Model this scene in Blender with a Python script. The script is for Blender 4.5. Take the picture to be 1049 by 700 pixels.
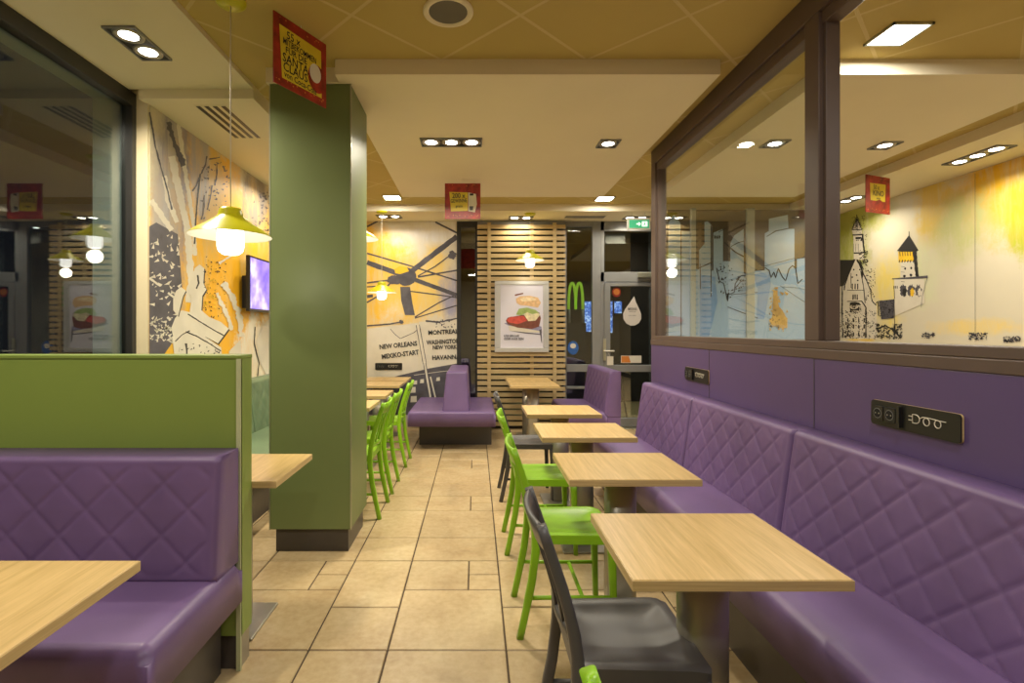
import bpy, bmesh, math, random
from mathutils import Vector, Matrix
random.seed(7)
PI = math.pi
SC = bpy.context.scene
for o in list(bpy.data.objects): bpy.data.objects.remove(o)
COL = SC.collection

# ------------------------------------------------------------------ camera, world, exposure
CAMH = 1.35; FPX = 525.0; VX, VY = 487.0, 338.0
cd = bpy.data.cameras.new('camera'); cam = bpy.data.objects.new('camera', cd); COL.objects.link(cam)
cam.location = (0, 0, CAMH); cam.rotation_euler = (PI/2, 0, 0)
cd.sensor_width = 36; cd.lens = 36*FPX/1049
cd.shift_x = (524.5-VX)/1049; cd.shift_y = -(350-VY)/1049
cd.clip_start = 0.02; cd.clip_end = 200
SC.camera = cam
w = bpy.data.worlds.new('night'); SC.world = w; w.use_nodes = True
w.node_tree.nodes['Background'].inputs[0].default_value = (.008, .008, .010, 1)
w.node_tree.nodes['Background'].inputs[1].default_value = 1.0
SC.view_settings.view_transform = 'Standard'; SC.view_settings.look = 'None'
SC.view_settings.gamma = 1; SC.view_settings.use_curve_mapping = False
SC.view_settings.exposure = 0.28
SPOT_W = 26; PANEL_W = 18; BULB_E = 3
WARM = (1.0, .91, .72); NEUT = (1.0, .95, .86)

def at(px, py, X=None, Y=None, Z=None):
    dx = (px-VX)/FPX; dz = (VY-py)/FPX
    if Y is None: Y = X/dx if X is not None else (Z-CAMH)/dz
    return Vector((dx*Y, Y, CAMH+dz*Y))

# ------------------------------------------------------------------ materials
def lin(c):
    if isinstance(c, str):
        c = [int(c[i:i+2], 16)/255 for i in (0, 2, 4)]
        c = [x/12.92 if x <= .04045 else ((x+.055)/1.055)**2.4 for x in c]
    return (c[0], c[1], c[2], 1)
class NT:
    def __init__(s, name):
        s.m = bpy.data.materials.new(name); s.m.use_nodes = True
        s.t = s.m.node_tree; s.b = s.t.nodes['Principled BSDF']; s.out = s.t.nodes['Material Output']
    def n(s, typ, **kw):
        nd = s.t.nodes.new(typ)
        for k, v in kw.items():
            if k.startswith('i_'):
                key = k[2:]; key = int(key) if key.isdigit() else key.replace('_', ' ')
                nd.inputs[key].default_value = v
            else: setattr(nd, k, v)
        return nd
    def l(s, a, b): s.t.links.new(a, b)
    def coord(s, scale=(1,1,1), rot=(0,0,0), which='Object'):
        tc = s.n('ShaderNodeTexCoord'); mp = s.n('ShaderNodeMapping')
        mp.inputs['Scale'].default_value = scale; mp.inputs['Rotation'].default_value = rot
        s.l(tc.outputs[which], mp.inputs[0]); return mp.outputs[0]
    def noise(s, vec, scale=5, detail=3, rough=.5, dist=0):
        nn = s.n('ShaderNodeTexNoise'); s.l(vec, nn.inputs['Vector'])
        nn.inputs['Scale'].default_value = scale; nn.inputs['Detail'].default_value = detail
        nn.inputs['Roughness'].default_value = rough; nn.inputs['Distortion'].default_value = dist
        return nn.outputs['Fac']
    def ramp(s, fac, stops):
        r = s.n('ShaderNodeValToRGB'); s.l(fac, r.inputs[0]); e = r.color_ramp.elements
        while len(e) < len(stops): e.new(.5)
        for el, (p, c) in zip(e, stops): el.position = p; el.color = lin(c)
        return r.outputs[0]
    def mix(s, fac, a, b, bt='MIX'):
        m = s.n('ShaderNodeMix', data_type='RGBA', blend_type=bt)
        for src, idx in ((fac, 0), (a, 6), (b, 7)):
            if isinstance(src, (int, float)): m.inputs[idx].default_value = src
            elif isinstance(src, (tuple, list)): m.inputs[idx].default_value = src
            else: s.l(src, m.inputs[idx])
        return m.outputs[2]
    def math(s, op, a, b=0.0, clamp=False):
        m = s.n('ShaderNodeMath', operation=op); m.use_clamp = clamp
        for src, idx in ((a, 0), (b, 1)):
            if isinstance(src, (int, float)): m.inputs[idx].default_value = src
            else: s.l(src, m.inputs[idx])
        return m.outputs[0]
    def bump(s, h, strength=.2, dist=.01):
        b = s.n('ShaderNodeBump'); b.inputs['Strength'].default_value = strength; b.inputs['Distance'].default_value = dist
        s.l(h, b.inputs['Height']); s.l(b.outputs[0], s.b.inputs['Normal'])

def mat(name, col, rough=.5, metal=0, var=.06, scale=6, bump=0, bscale=200, coat=0, spec=.5, emit=None):
    t = NT(name); v = t.coord(); c = lin(col)
    lo = tuple(x*(1-var) for x in c[:3]); hi = tuple(min(1, x*(1+var)) for x in c[:3])
    t.l(t.ramp(t.noise(v, scale), [(.3, lo), (.7, hi)]), t.b.inputs['Base Color'])
    t.b.inputs['Roughness'].default_value = rough; t.b.inputs['Metallic'].default_value = metal
    t.b.inputs['Specular IOR Level'].default_value = spec
    if coat: t.b.inputs['Coat Weight'].default_value = coat; t.b.inputs['Coat Roughness'].default_value = .15
    if bump: t.bump(t.noise(v, bscale, 2), bump, .002)
    if emit: t.b.inputs['Emission Color'].default_value = lin(emit[0]); t.b.inputs['Emission Strength'].default_value = emit[1]
    return t.m
def emis(name, col, st):
    t = NT(name); t.b.inputs['Base Color'].default_value = lin(col)
    t.b.inputs['Emission Color'].default_value = lin(col); t.b.inputs['Emission Strength'].default_value = st
    return t.m
def glass(name, ior=1.5, tint=(.93, .96, .95), rough=0.0):
    t = NT(name); t.t.nodes.remove(t.b)
    tr = t.n('ShaderNodeBsdfTransparent'); tr.inputs[0].default_value = (*tint, 1)
    gl = t.n('ShaderNodeBsdfGlossy'); gl.inputs['Roughness'].default_value = rough; gl.inputs[0].default_value = (1, 1, 1, 1)
    ge = t.n('ShaderNodeNewGeometry'); dt = t.n('ShaderNodeVectorMath', operation='DOT_PRODUCT')   # Schlick reflectance, both faces alike
    t.l(ge.outputs['Incoming'], dt.inputs[0]); t.l(ge.outputs['Normal'], dt.inputs[1])
    f0 = ((ior-1)/(ior+1))**2
    f5 = t.math('POWER', t.math('SUBTRACT', 1.0, t.math('ABSOLUTE', dt.outputs['Value'])), 5.0)
    fr = t.math('ADD', t.math('MULTIPLY', f5, 1-f0), f0)
    mx = t.n('ShaderNodeMixShader'); t.l(fr, mx.inputs[0]); t.l(tr.outputs[0], mx.inputs[1]); t.l(gl.outputs[0], mx.inputs[2])
    t.l(mx.outputs[0], t.out.inputs[0]); return t.m

M = {}
def wood_mat(name, dark, light, axis='Y', edge=False):
    t = NT(name)
    sc = {'Y': (30, 1.6, 30), 'X': (1.6, 30, 30), 'E': (1.2, 1.2, 60)}[axis]
    v = t.coord(sc)
    n1 = t.noise(v, 1.6, 5, .62, .6); n2 = t.noise(v, 6, 3, .6)
    c = t.ramp(n1, [(.32, dark), (.68, light)])
    c2 = t.ramp(n2, [(.35, (.86, .84, .80)), (.6, (1, 1, 1))])
    t.l(t.mix(.7, c, c2, 'MULTIPLY'), t.b.inputs['Base Color'])
    t.b.inputs['Roughness'].default_value = .33; t.bump(n2, .05, .001)
    return t.m
M['oak'] = wood_mat('light_oak_laminate', 'b89a60', 'd2b27a')
M['oak_edge'] = wood_mat('oak_edge_band', 'b59a68', 'd0b684', 'E')
M['slat'] = wood_mat('pine_slat', 'b0986a', 'ccb686', 'X')

def leather(name, col):
    t = NT(name); v = t.coord(); c = lin(col)
    n = t.noise(v, 3, 4)
    t.l(t.ramp(n, [(.3, tuple(x*.86 for x in c[:3])), (.7, tuple(min(1, x*1.12) for x in c[:3]))]), t.b.inputs['Base Color'])
    vo = t.n('ShaderNodeTexVoronoi'); t.l(v, vo.inputs['Vector']); vo.inputs['Scale'].default_value = 380
    t.bump(vo.outputs['Distance'], .12, .001)
    t.b.inputs['Roughness'].default_value = .42; t.b.inputs['Specular IOR Level'].default_value = .45
    return t.m
M['purple'] = leather('purple_leatherette', '6b5480')
M['green_leather'] = leather('sage_leatherette', '64785a')
M['chair_green'] = mat('lime_green_plastic', '86b81e', .34, var=.04, bump=.05)
M['chair_dark'] = mat('anthracite_plastic', '4c4a4b', .38, var=.05, bump=.05)
M['wall_green'] = mat('green_laminate', '7d9044', .4, var=.03, scale=2)
M['pillar_green'] = mat('olive_green_laminate', '6c7848', .42, var=.04, scale=1.5)
M['alu'] = mat('brushed_aluminium', 'b9b8a4', .32, metal=.8, var=.05)
M['steel'] = mat('brushed_steel', 'a8a498', .38, metal=.75, var=.06)
M['plinth'] = mat('dark_plinth', '48423e', .35, var=.08)
M['purple_wall'] = mat('purple_wall_panel', '584674', .4, var=.04, scale=1.2)
M['frame'] = mat('brown_grey_lacquer', '5a4a42', .45, var=.06)
M['black'] = mat('black_plastic', '1b1a1a', .4, var=.05)
M['darkframe'] = mat('dark_window_frame', '2e2d2c', .4, var=.05)
M['greyframe'] = mat('grey_door_frame', '828280', .42, var=.05)
M['reveal'] = mat('pale_reveal_paint', 'a7b0b0', .6, var=.04)
M['plaster'] = mat('cream_plaster', 'e2d7b8', .8, var=.02, scale=2, bump=.05, bscale=60)
M['wallpaint'] = mat('cream_wall_paint', 'e2d3b0', .75, var=.02)
M['yellow'] = mat('lime_yellow_lacquer', 'c9c41a', .3, var=.04)
M['white'] = mat('white_enamel', 'dedacb', .35, var=.02)
M['cord'] = mat('white_cord', 'd8d2c0', .6)
M['bulb'] = emis('opal_bulb', (1, .96, .88), BULB_E)
M['lamp'] = emis('lamp_reflector', (1, .95, .86), 14)
M['panel_led'] = emis('led_panel', (.95, .97, 1), 11)
M['night'] = mat('night_asphalt', '16181b', .7, var=.2)
M['glass'] = glass('clear_glass')
M['glass_strong'] = glass('window_glass', 1.95, (.8, .86, .86))
M['ink'] = mat('print_ink_black', '2a2928', .5)
M['greyink'] = mat('print_grey', '56535a', .5, var=.25, scale=9)
M['whiteprint'] = mat('print_white', 'ddd6c4', .5)
M['yellowprint'] = mat('print_yellow', 'eebd2a', .5, var=.25, scale=4)
M['red'] = mat('print_red', '9a2a1c', .4, var=.5, scale=14)
M['sign_yellow'] = mat('print_sign_yellow', 'e0c830', .4, var=.1)
M['trimpaint'] = mat('pale_green_trim', 'b4b890', .4)
M['silver'] = mat('silver_lacquer', 'c4c4c0', .35, metal=.25)
M['speaker'] = mat('speaker_cloth', '6c675a', .8)

def ceiling_mat():
    t = NT('ceiling_tiles'); v = t.coord((1, 1, 1), (0, 0, -PI/4))   # rotated grid
    tc = t.n('ShaderNodeTexCoord'); sp = t.n('ShaderNodeSeparateXYZ'); t.l(tc.outputs['Object'], sp.inputs[0])
    u = t.math('MULTIPLY', t.math('ADD', sp.outputs[0], sp.outputs[1]), .70711)
    q = t.math('MULTIPLY', t.math('SUBTRACT', sp.outputs[1], sp.outputs[0]), .70711)
    def line(a, off):
        f = t.math('FRACT', t.math('DIVIDE', t.math('SUBTRACT', a, off-30), .6))
        d = t.math('MINIMUM', f, t.math('SUBTRACT', 1.0, f))
        return t.math('LESS_THAN', d, .009/.6)
    lf = t.math('MAXIMUM', line(u, 1.98), line(q, 1.66))
    base = t.ramp(t.noise(v, 1.5, 3), [(.3, 'b5a05a'), (.7, 'bea964')])
    t.l(t.mix(lf, base, lin('c8b67e')), t.b.inputs['Base Color'])
    t.b.inputs['Roughness'].default_value = .8
    t.bump(t.math('SUBTRACT', 1.0, lf), .6, .004)
    return t.m
M['ceil'] = ceiling_mat()

def tile_mat():
    t = NT('floor_tile'); v = t.coord()
    at_ = t.n('ShaderNodeAttribute', attribute_name='tone')
    n = t.noise(v, 3.2, 6, .62, .4); n2 = t.noise(v, 28, 4, .6)
    c = t.ramp(n, [(.25, 'a4875e'), (.5, 'c0a67c'), (.75, 'd0bc94')])
    c = t.mix(.35, c, t.ramp(n2, [(.3, 'a88e66'), (.7, 'd4c29c')]))
    c = t.mix(1.0, c, at_.outputs['Color'], 'MULTIPLY')
    t.l(c, t.b.inputs['Base Color'])
    t.l(t.ramp(n2, [(.3, (.42,)*3), (.7, (.3,)*3)]), t.b.inputs['Roughness'])
    t.bump(n2, .15, .002); return t.m
M['tile'] = tile_mat(); M['grout'] = mat('dark_grout', '4b3d2e', .9)

def paint_mat(name, base, blobs, rough=.45, streak=None):
    """printed mural: base colour with noisy soft-edged colour fields at places on the wall"""
    t = NT(name); tc = t.n('ShaderNodeTexCoord'); pos = tc.outputs['Object']
    nz = t.n('ShaderNodeTexNoise'); t.l(pos, nz.inputs['Vector']); nz.inputs['Scale'].default_value = 2.2; nz.inputs['Detail'].default_value = 8; nz.inputs['Roughness'].default_value = .74
    mp_ = t.n('ShaderNodeMapping'); mp_.inputs['Rotation'].default_value = (.9, -.9, 0) ; mp_.inputs['Scale'].default_value = (7, 7, 1.2); t.l(pos, mp_.inputs[0])
    stk = t.noise(mp_.outputs[0], 1.0, 6, .75, .5)
    sk = t.n('ShaderNodeMapRange'); sk.inputs[1].default_value = .36; sk.inputs[2].default_value = .56; sk.inputs[3].default_value = .45; sk.inputs[4].default_value = 1; t.l(stk, sk.inputs[0])
    c = t.mix(t.noise(pos, 5, 6, .7), lin(base), lin([x*.93 for x in lin(base)[:3]]))
    for (p, r, col, soft) in blobs:
        d = t.n('ShaderNodeVectorMath', operation='SUBTRACT'); t.l(pos, d.inputs[0]); d.inputs[1].default_value = p
        rr = r if isinstance(r, tuple) else (r, r, r)
        dv = t.n('ShaderNodeVectorMath', operation='DIVIDE'); t.l(d.outputs[0], dv.inputs[0]); dv.inputs[1].default_value = rr
        ln = t.n('ShaderNodeVectorMath', operation='LENGTH'); t.l(dv.outputs[0], ln.inputs[0])
        dd = t.math('ADD', ln.outputs['Value'], t.math('MULTIPLY', t.math('SUBTRACT', nz.outputs['Fac'], .5), 2.4))
        f = t.n('ShaderNodeMapRange'); f.inputs[1].default_value = 1+soft; f.inputs[2].default_value = 1-soft
        f.inputs[3].default_value = 0; f.inputs[4].default_value = 1; t.l(dd, f.inputs[0])
        c = t.mix(t.math('MULTIPLY', f.outputs[0], sk.outputs[0] if streak is None else 1.0), c, lin(col))
    t.l(c, t.b.inputs['Base Color']); t.b.inputs['Roughness'].default_value = rough
    return t.m

# ------------------------------------------------------------------ mesh builder
class MB:
    def __init__(s): s.v = []; s.f = []; s.m = []; s.s = []; s.mats = []; s.tone = []
    def mi(s, m):
        if m not in s.mats: s.mats.append(m)
        return s.mats.index(m)
    def add(s, vs, fs, m, smooth=False):
        b = len(s.v); s.v += [Vector(v) for v in vs]; i = s.mi(m)
        for f in fs: s.f.append([b+k for k in f]); s.m.append(i); s.s.append(smooth)
        return s
    def box(s, x0, x1, y0, y1, z0, z1, m):
        vs = [(x, y, z) for x in (x0, x1) for y in (y0, y1) for z in (z0, z1)]
        return s.add(vs, [(0,1,3,2), (4,6,7,5), (0,4,5,1), (2,3,7,6), (0,2,6,4), (1,5,7,3)], m)
    def hexa(s, b, t, m):   # bottom 4 pts ccw, top 4 pts
        return s.add(list(b)+list(t), [(3,2,1,0), (4,5,6,7), (0,1,5,4), (1,2,6,5), (2,3,7,6), (3,0,4,7)], m)
    def poly(s, pts, m): return s.add(pts, [list(range(len(pts)))], m)
    def loft(s, rings, m, cap=True, smooth=True):
        n = len(rings[0]); vs = [p for r in rings for p in r]; fs = []
        for i in range(len(rings)-1):
            for j in range(n): k = (j+1) % n; fs.append((i*n+j, i*n+k, (i+1)*n+k, (i+1)*n+j))
        if cap: fs += [tuple(range(n))[::-1], tuple((len(rings)-1)*n+j for j in range(n))]
        return s.add(vs, fs, m, smooth)
    def tube(s, path, r, m, seg=10, cap=True):
        path = [Vector(p) for p in path]; rings = []; up = None
        for i, p in enumerate(path):
            d = (path[min(i+1, len(path)-1)]-path[max(i-1, 0)]).normalized()
            if up is None: up = Vector((0, 0, 1)) if abs(d.z) < .9 else Vector((1, 0, 0))
            a = d.cross(up).normalized(); b = a.cross(d)
            rr = r[i] if isinstance(r, (list, tuple)) else r
            rings.append([p+a*math.cos(2*PI*k/seg)*rr+b*math.sin(2*PI*k/seg)*rr for k in range(seg)])
        return s.loft(rings, m, cap)
    def bar(s, path, wd, th, m, side=Vector((0, 1, 0)), rnd=.3):
        """rounded-rectangle sweep; wd along 'side', th across"""
        path = [Vector(p) for p in path]; rings = []
        for i, p in enumerate(path):
            d = (path[min(i+1, len(path)-1)]-path[max(i-1, 0)]).normalized()
            a = (side-d*side.dot(d)).normalized(); b = d.cross(a)
            W = (wd[i] if isinstance(wd, (list, tuple)) else wd)/2; T = (th[i] if isinstance(th, (list, tuple)) else th)/2
            c = min(W, T)*rnd*1.0
            pts = [(W, T-c), (W-c*.3, T-c*.3), (W-c, T), (-W+c, T), (-W+c*.3, T-c*.3), (-W, T-c), (-W, -T+c), (-W+c*.3, -T+c*.3), (-W+c, -T), (W-c, -T), (W-c*.3, -T+c*.3), (W, -T+c)]
            rings.append([p+a*x+b*y for x, y in pts])
        return s.loft(rings, m, True, True)
    def lathe(s, prof, c, m, seg=32, smooth=True):
        c = Vector(c); rings = [[c+Vector((max(r, 1e-4)*math.cos(2*PI*k/seg), max(r, 1e-4)*math.sin(2*PI*k/seg), z)) for k in range(seg)] for r, z in prof]
        return s.loft(rings, m, False, smooth)
    def disc(s, c, r, m, seg=24, n=(0, 0, 1), sx=1):
        c = Vector(c); n = Vector(n); a = n.orthogonal().normalized(); b = n.cross(a)
        return s.poly([c+a*math.cos(2*PI*k/seg)*r+b*math.sin(2*PI*k/seg)*r for k in range(seg)], m)

def obj(name, mb, parent=None, bevel=0, seg=2, center=None, subsurf=0):
    me = bpy.data.meshes.new(name)
    off = Vector((0, 0, 0))
    if parent is not None: off = Vector(parent.get('_org', (0, 0, 0)))
    elif center is not False:
        xs = [v.x for v in mb.v]; ys = [v.y for v in mb.v]; zs = [v.z for v in mb.v]
        off = Vector(((min(xs)+max(xs))/2, (min(ys)+max(ys))/2, min(zs)))
    me.from_pydata([tuple(v-off) for v in mb.v], [], mb.f)
    for m in mb.mats: me.materials.append(M[m])
    me.polygons.foreach_set('material_index', mb.m); me.polygons.foreach_set('use_smooth', mb.s)
    if mb.tone:
        a = me.color_attributes.new('tone', 'FLOAT_COLOR', 'CORNER'); buf = []
        for p, tn in zip(me.polygons, mb.tone): buf += list(tn)*p.loop_total
        a.data.foreach_set('color', buf)
    bm = bmesh.new(); bm.from_mesh(me); bmesh.ops.recalc_face_normals(bm, faces=bm.faces) if not getattr(mb, 'norecalc', False) else None
    bm.to_mesh(me); bm.free()
    o = bpy.data.objects.new(name, me); COL.objects.link(o)
    if parent is not None: o.parent = parent; o['_org'] = list(off)
    else: o.location = off; o['_org'] = list(off)
    if parent is not None and parent.type == 'MESH': pass
    if bevel:
        b = o.modifiers.new('bevel', 'BEVEL'); b.width = bevel; b.segments = seg; b.limit_method = 'ANGLE'; b.angle_limit = math.radians(40); b.harden_normals = False
    if subsurf:
        b = o.modifiers.new('sub', 'SUBSURF'); b.levels = subsurf; b.render_levels = subsurf
    return o
def tag(o, label, cat, group=None, kind=None):
    if label: o['label'] = label
    if cat: o['category'] = cat
    if group: o['group'] = group
    if kind: o['kind'] = kind
    return o
def thing(name, label, cat, loc=(0, 0, 0), group=None):
    o = bpy.data.objects.new(name, None); COL.objects.link(o); o.location = loc; o['_org'] = list(loc)
    o.empty_display_size = .1
    return tag(o, label, cat, group)
def struct(name, mb, parent=None, bevel=0, center=False):
    o = obj(name, mb, parent, bevel, center=center)
    if parent is None: o['kind'] = 'structure'
    return o
def sempty(name, loc=(0, 0, 0)):
    o = bpy.data.objects.new(name, None); COL.objects.link(o); o.location = loc; o['_org'] = list(loc); o['kind'] = 'structure'; return o
def dup(root, loc, rotz, label, group=None):
    r = root.copy(); COL.objects.link(r); r.location = loc; r.rotation_euler = (0, 0, rotz); r['label'] = label
    if group: r['group'] = group
    def rec(src, dst):
        for ch in list(src.children):
            c = ch.copy(); COL.objects.link(c); c.parent = dst; rec(ch, c)
    rec(root, r); return r

_tc = {}
def text(mb, s, c, u, v, size, m, align='CENTER', sx=1.0, bold=0.0):
    """real lettering laid on a surface: centre c, reading direction u, up v"""
    key = (s, align, bold)
    if key not in _tc:
        cu = bpy.data.curves.new('t', 'FONT'); cu.body = s; cu.align_x = align; cu.align_y = 'CENTER'; cu.size = 1; cu.offset = bold; cu.resolution_u = 2
        o = bpy.data.objects.new('t', cu); COL.objects.link(o)
        bpy.context.view_layer.update()
        me = bpy.data.meshes.new_from_object(o.evaluated_get(bpy.context.evaluated_depsgraph_get()))
        _tc[key] = ([tuple(p.co) for p in me.vertices], [list(p.vertices) for p in me.polygons])
        bpy.data.objects.remove(o); bpy.data.curves.remove(cu); bpy.data.meshes.remove(me)
    vs, fs = _tc[key]; c = Vector(c); u = Vector(u); v = Vector(v)
    mb.add([c+u*(x*size*sx)+v*(y*size) for x, y, z in vs], fs, m)

# ------------------------------------------------------------------ room constants
ZU = 2.93; ZS = 2.84; ZL = 2.90            # tile ceiling, lowered soffits, left plaster
XW = -2.25; XL = -2.15; XR = 4.69; XP = 1.56; YB = 7.05; YF = -2.6

# ---- floor: pattern of stone tiles on dark grout
fl = MB(); fl.box(-2.6, XR+.1, YF-.1, YB+.05, -.06, -.004, 'grout'); fl.tone = [(1, 1, 1, 1)]*6
Uu = .1667
def tile(x0, x1, y0, y1):
    g = .0035
    if x1 > XR+.3 or y1 > YB+.3 or y0 < YF-.4: return
    x0, x1, y0, y1 = max(x0, -2.6), min(x1, XR), max(y0, YF), min(y1, YB)
    if x1-x0 < .03 or y1-y0 < .03: return
    b = .003
    vs = [(x0+g, y0+g, -.004), (x1-g, y0+g, -.004), (x1-g, y1-g, -.004), (x0+g, y1-g, -.004),
          (x0+g+b, y0+g+b, 0), (x1-g-b, y0+g+b, 0), (x1-g-b, y1-g-b, 0), (x0+g+b, y1-g-b, 0)]
    fl.add(vs, [(4,5,6,7), (0,1,5,4), (1,2,6,5), (2,3,7,6), (3,0,4,7)], 'tile')
    k = random.uniform(.86, 1.05); r = random.uniform(-.02, .02)
    fl.tone += [(k, k*(1-.01+r*.5), k*(.97+r), 1)]*5
for per in range(-3, 6):
    xa = -.37+per*5*Uu        # strip of three units then strip of two
    for j in range(-6, 6):
        y = 2.16+j*7*Uu+(per % 2)*0
        tile(xa, xa+3*Uu, y, y+3*Uu)
        if (j+per) % 2 == 0:
            tile(xa, xa+2*Uu, y+3*Uu, y+5*Uu); tile(xa+2*Uu, xa+3*Uu, y+3*Uu, y+4*Uu); tile(xa+2*Uu, xa+3*Uu, y+4*Uu, y+5*Uu)
        else:
            tile(xa, xa+2*Uu, y+3*Uu, y+5*Uu); tile(xa+2*Uu, xa+3*Uu, y+3*Uu, y+4*Uu); tile(xa+2*Uu, xa+3*Uu, y+4*Uu, y+5*Uu)
        tile(xa, xa+3*Uu, y+5*Uu, y+7*Uu)
    for j in range(-8, 9):
        y = 2.16+j*5*Uu
        tile(xa-2*Uu, xa, y, y+2*Uu); tile(xa-2*Uu, xa, y+2*Uu, y+5*Uu)
struct('floor', fl)

# ---- ceilings
c = MB(); c.box(-2.6, XR+.1, YF-.1, YB+.05, ZU, ZU+.1, 'ceil'); struct('ceiling', c)
c = MB(); c.box(XW-.02, -1.43, YF, 3.3, ZL, ZU+.01, 'plaster'); struct('ceiling', c)
c = MB(); c.box(-.82, 1.43, 2.99, 5.75, ZS, ZU+.01, 'plaster'); struct('ceiling', c)
c = MB(); c.box(2.06, 3.58, 2.99, 5.75, ZS, ZU+.01, 'plaster'); struct('ceiling', c)
c = MB(); c.box(XL-.02, -1.43, 3.3, YB, ZS, ZU+.01, 'plaster'); c.box(-1.43, XR+.02, 6.43, YB, ZS, ZU+.01, 'plaster'); c.box(3.94, XR+.02, YF, 6.43, ZS, ZU+.01, 'plaster')
struct('ceiling', c)

c = MB(); c.box(-1.262, -.822, 3.085, 3.56, ZS, ZU+.01, 'plaster'); struct('ceiling', c)
# ---- walls
w_ = MB(); w_.box(XL-.28, XL-.005, 3.37, YB+.05, 0, ZU, 'wallpaint'); w_.box(XW-.3, XW-.25, YF, 3.37, 0, .6, 'wallpaint'); struct('wall_left', w_)
w_ = MB(); w_.box(XR+.005, XR+.12, YF, YB+.05, 0, ZU, 'wallpaint'); struct('wall_right', w_)
w_ = MB(); w_.box(-2.6, XR+.1, YF-.1, YF, 0, ZU, 'wallpaint'); struct('wall_front', w_)
w_ = MB(); w_.box(XL-.2, -.255, YB, YB+.1, 0, ZU, 'wallpaint'); struct('wall_back', w_)
# left glazing
win = sempty('window_1', (XW, 1, 0))
f = MB()
for (y0, y1, z0, z1) in ((YF, 3.40, ZL-.09, ZL), (YF, 3.40, .55, .62), (3.33, 3.40, .62, ZL-.09), (.2, .26, .62, ZL-.09)):
    f.box(XW-.05, XW+.02, y0, y1, z0, z1, 'darkframe')
obj('window_frame', f, win, .004)
g = MB(); g.box(XW-.03, XW-.022, YF, 3.34, .6, ZL-.08, 'glass_strong'); obj('glass', g, win)
r = MB(); r.box(XW-.26, XW-.05, YF, 3.40, ZL-.03, ZL+.02, 'reveal'); r.box(XW-.26, XW-.05, 3.36, 3.42, 0, ZL, 'reveal'); obj('window_reveal', r, win)
r = MB(); r.box(XW-.3, XW+.02, YF, 3.36, 0, .55, 'wallpaint'); struct('wall_left', r)

# purple partition and its glazed frame
w_ = MB(); w_.box(XP, XP+.1, YF, 4.55, 0, 1.217, 'purple_wall')
struct('wall_partition', w_, bevel=.003)
t_ = MB()
for yy in (.9, 2.36, 3.42): t_.box(XP-.0015, XP+.002, yy-.002, yy+.002, .5, 1.216, 'plinth')
struct('trim_1', t_)
pf = sempty('window_2', (XP+.05, 1, 1.217))
f = MB(); f.box(XP-.004, XP+.104, YF, 4.555, 1.217, 1.262, 'frame'); f.box(XP, XP+.1, YF, 4.55, 1.262, 1.30, 'frame'); obj('bottom_rail', f, pf, .004)
f = MB(); f.box(XP, XP+.1, YF, 4.55, 2.80, ZU, 'frame'); f.box(XP+.015, XP+.085, YF, 4.5, 2.74, 2.80, 'frame'); obj('top_rail', f, pf, .004)
for (y0, y1) in ((4.45, 4.55), (2.33, 2.43), (-.3, -.2)):
    f = MB(); f.box(XP, XP+.1, y0, y1, 1.30, 2.80, 'frame'); f.box(XP+.02, XP+.08, y0-.02, y1+.02 if y1 < 4.5 else y1, 1.30, 2.75, 'frame'); obj('post', f, pf, .004)
for (y0, y1) in ((2.44, 4.44),):
    g = MB(); g.box(XP+.046, XP+.054, y0, y1, 1.29, 2.76, 'glass'); obj('glass', g, pf)

# ---- far glazing, left strip, middle window and door
def framebars(mb, m, y0, y1, bars):
    for (x0, x1, z0, z1) in bars: mb.box(x0, x1, y0, y1, z0, z1, m)
def FX(px): return (px-VX)/FPX*YB
def FZ(py): return CAMH-(py-VY)/FPX*YB
wn = sempty('window_3', (FX(479), YB, 0))
f = MB(); framebars(f, 'darkframe', YB-.02, YB+.06, [(-.255, -.2, 0, ZS), (.0, 1.22, 0, .1), (-.2, .06, 0, .1), (-.2, 1.22, ZS-.08, ZS), (FX(489)-.03, FX(489)+.03, .1, ZS-.08)])
obj('window_frame', f, wn, .004)
g = MB(); g.box(-.2, 1.24, YB+.01, YB+.02, .1, ZS-.08, 'glass_strong'); obj('glass', g, wn)
wn = sempty('window_4', (FX(595), YB, 0))
f = MB(); xa, xb = FX(578), FX(608)
framebars(f, 'greyframe', YB-.02, YB+.06, [(xa, xa+.03, 0, ZS), (xb-.02, FX(615), 0, ZS), (xa, xb, ZS-.07, ZS), (xa, xb, FZ(381), FZ(373.5)), (xa, xb, 0, .09), (xa, xb, FZ(398.5), FZ(396))])
obj('window_frame', f, wn, .004)
g = MB(); g.box(xa+.02, xb, YB+.01, YB+.02, .08, ZS-.06, 'glass_strong'); obj('glass', g, wn)
dr = sempty('door_1', (FX(645), YB, 0))
xc, xd = FX(615), 2.72
f = MB(); framebars(f, 'greyframe', YB-.02, YB+.06, [(xc, xc+.05, 0, ZS), (xd, xd+.09, 0, ZS), (xc, xd, ZS-.13, ZS), (xc, xd, FZ(289), FZ(279))])
obj('door_frame', f, dr, .004)
f = MB(); framebars(f, 'greyframe', YB-.035, YB+.03, [(xc+.05, xc+.13, .02, FZ(289)-.01), (xd-.09, xd-.01, .02, FZ(289)-.01), (xc+.13, xd-.09, FZ(293.5), FZ(289)-.01), (xc+.13, xd-.09, FZ(381), FZ(374)), (xc+.13, xd-.09, .02, .14)])
obj('door_leaf', f, dr, .004)
g = MB(); g.box(xc+.12, xd-.08, YB, YB+.01, .1, FZ(293), 'glass_strong'); g.box(xc+.04, xd+.01, YB+.01, YB+.02, FZ(279)-.01, ZS-.12, 'glass_strong'); obj('glass', g, dr)
h = MB(); hx = FX(618.5); hz = FZ(359.5)
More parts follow.
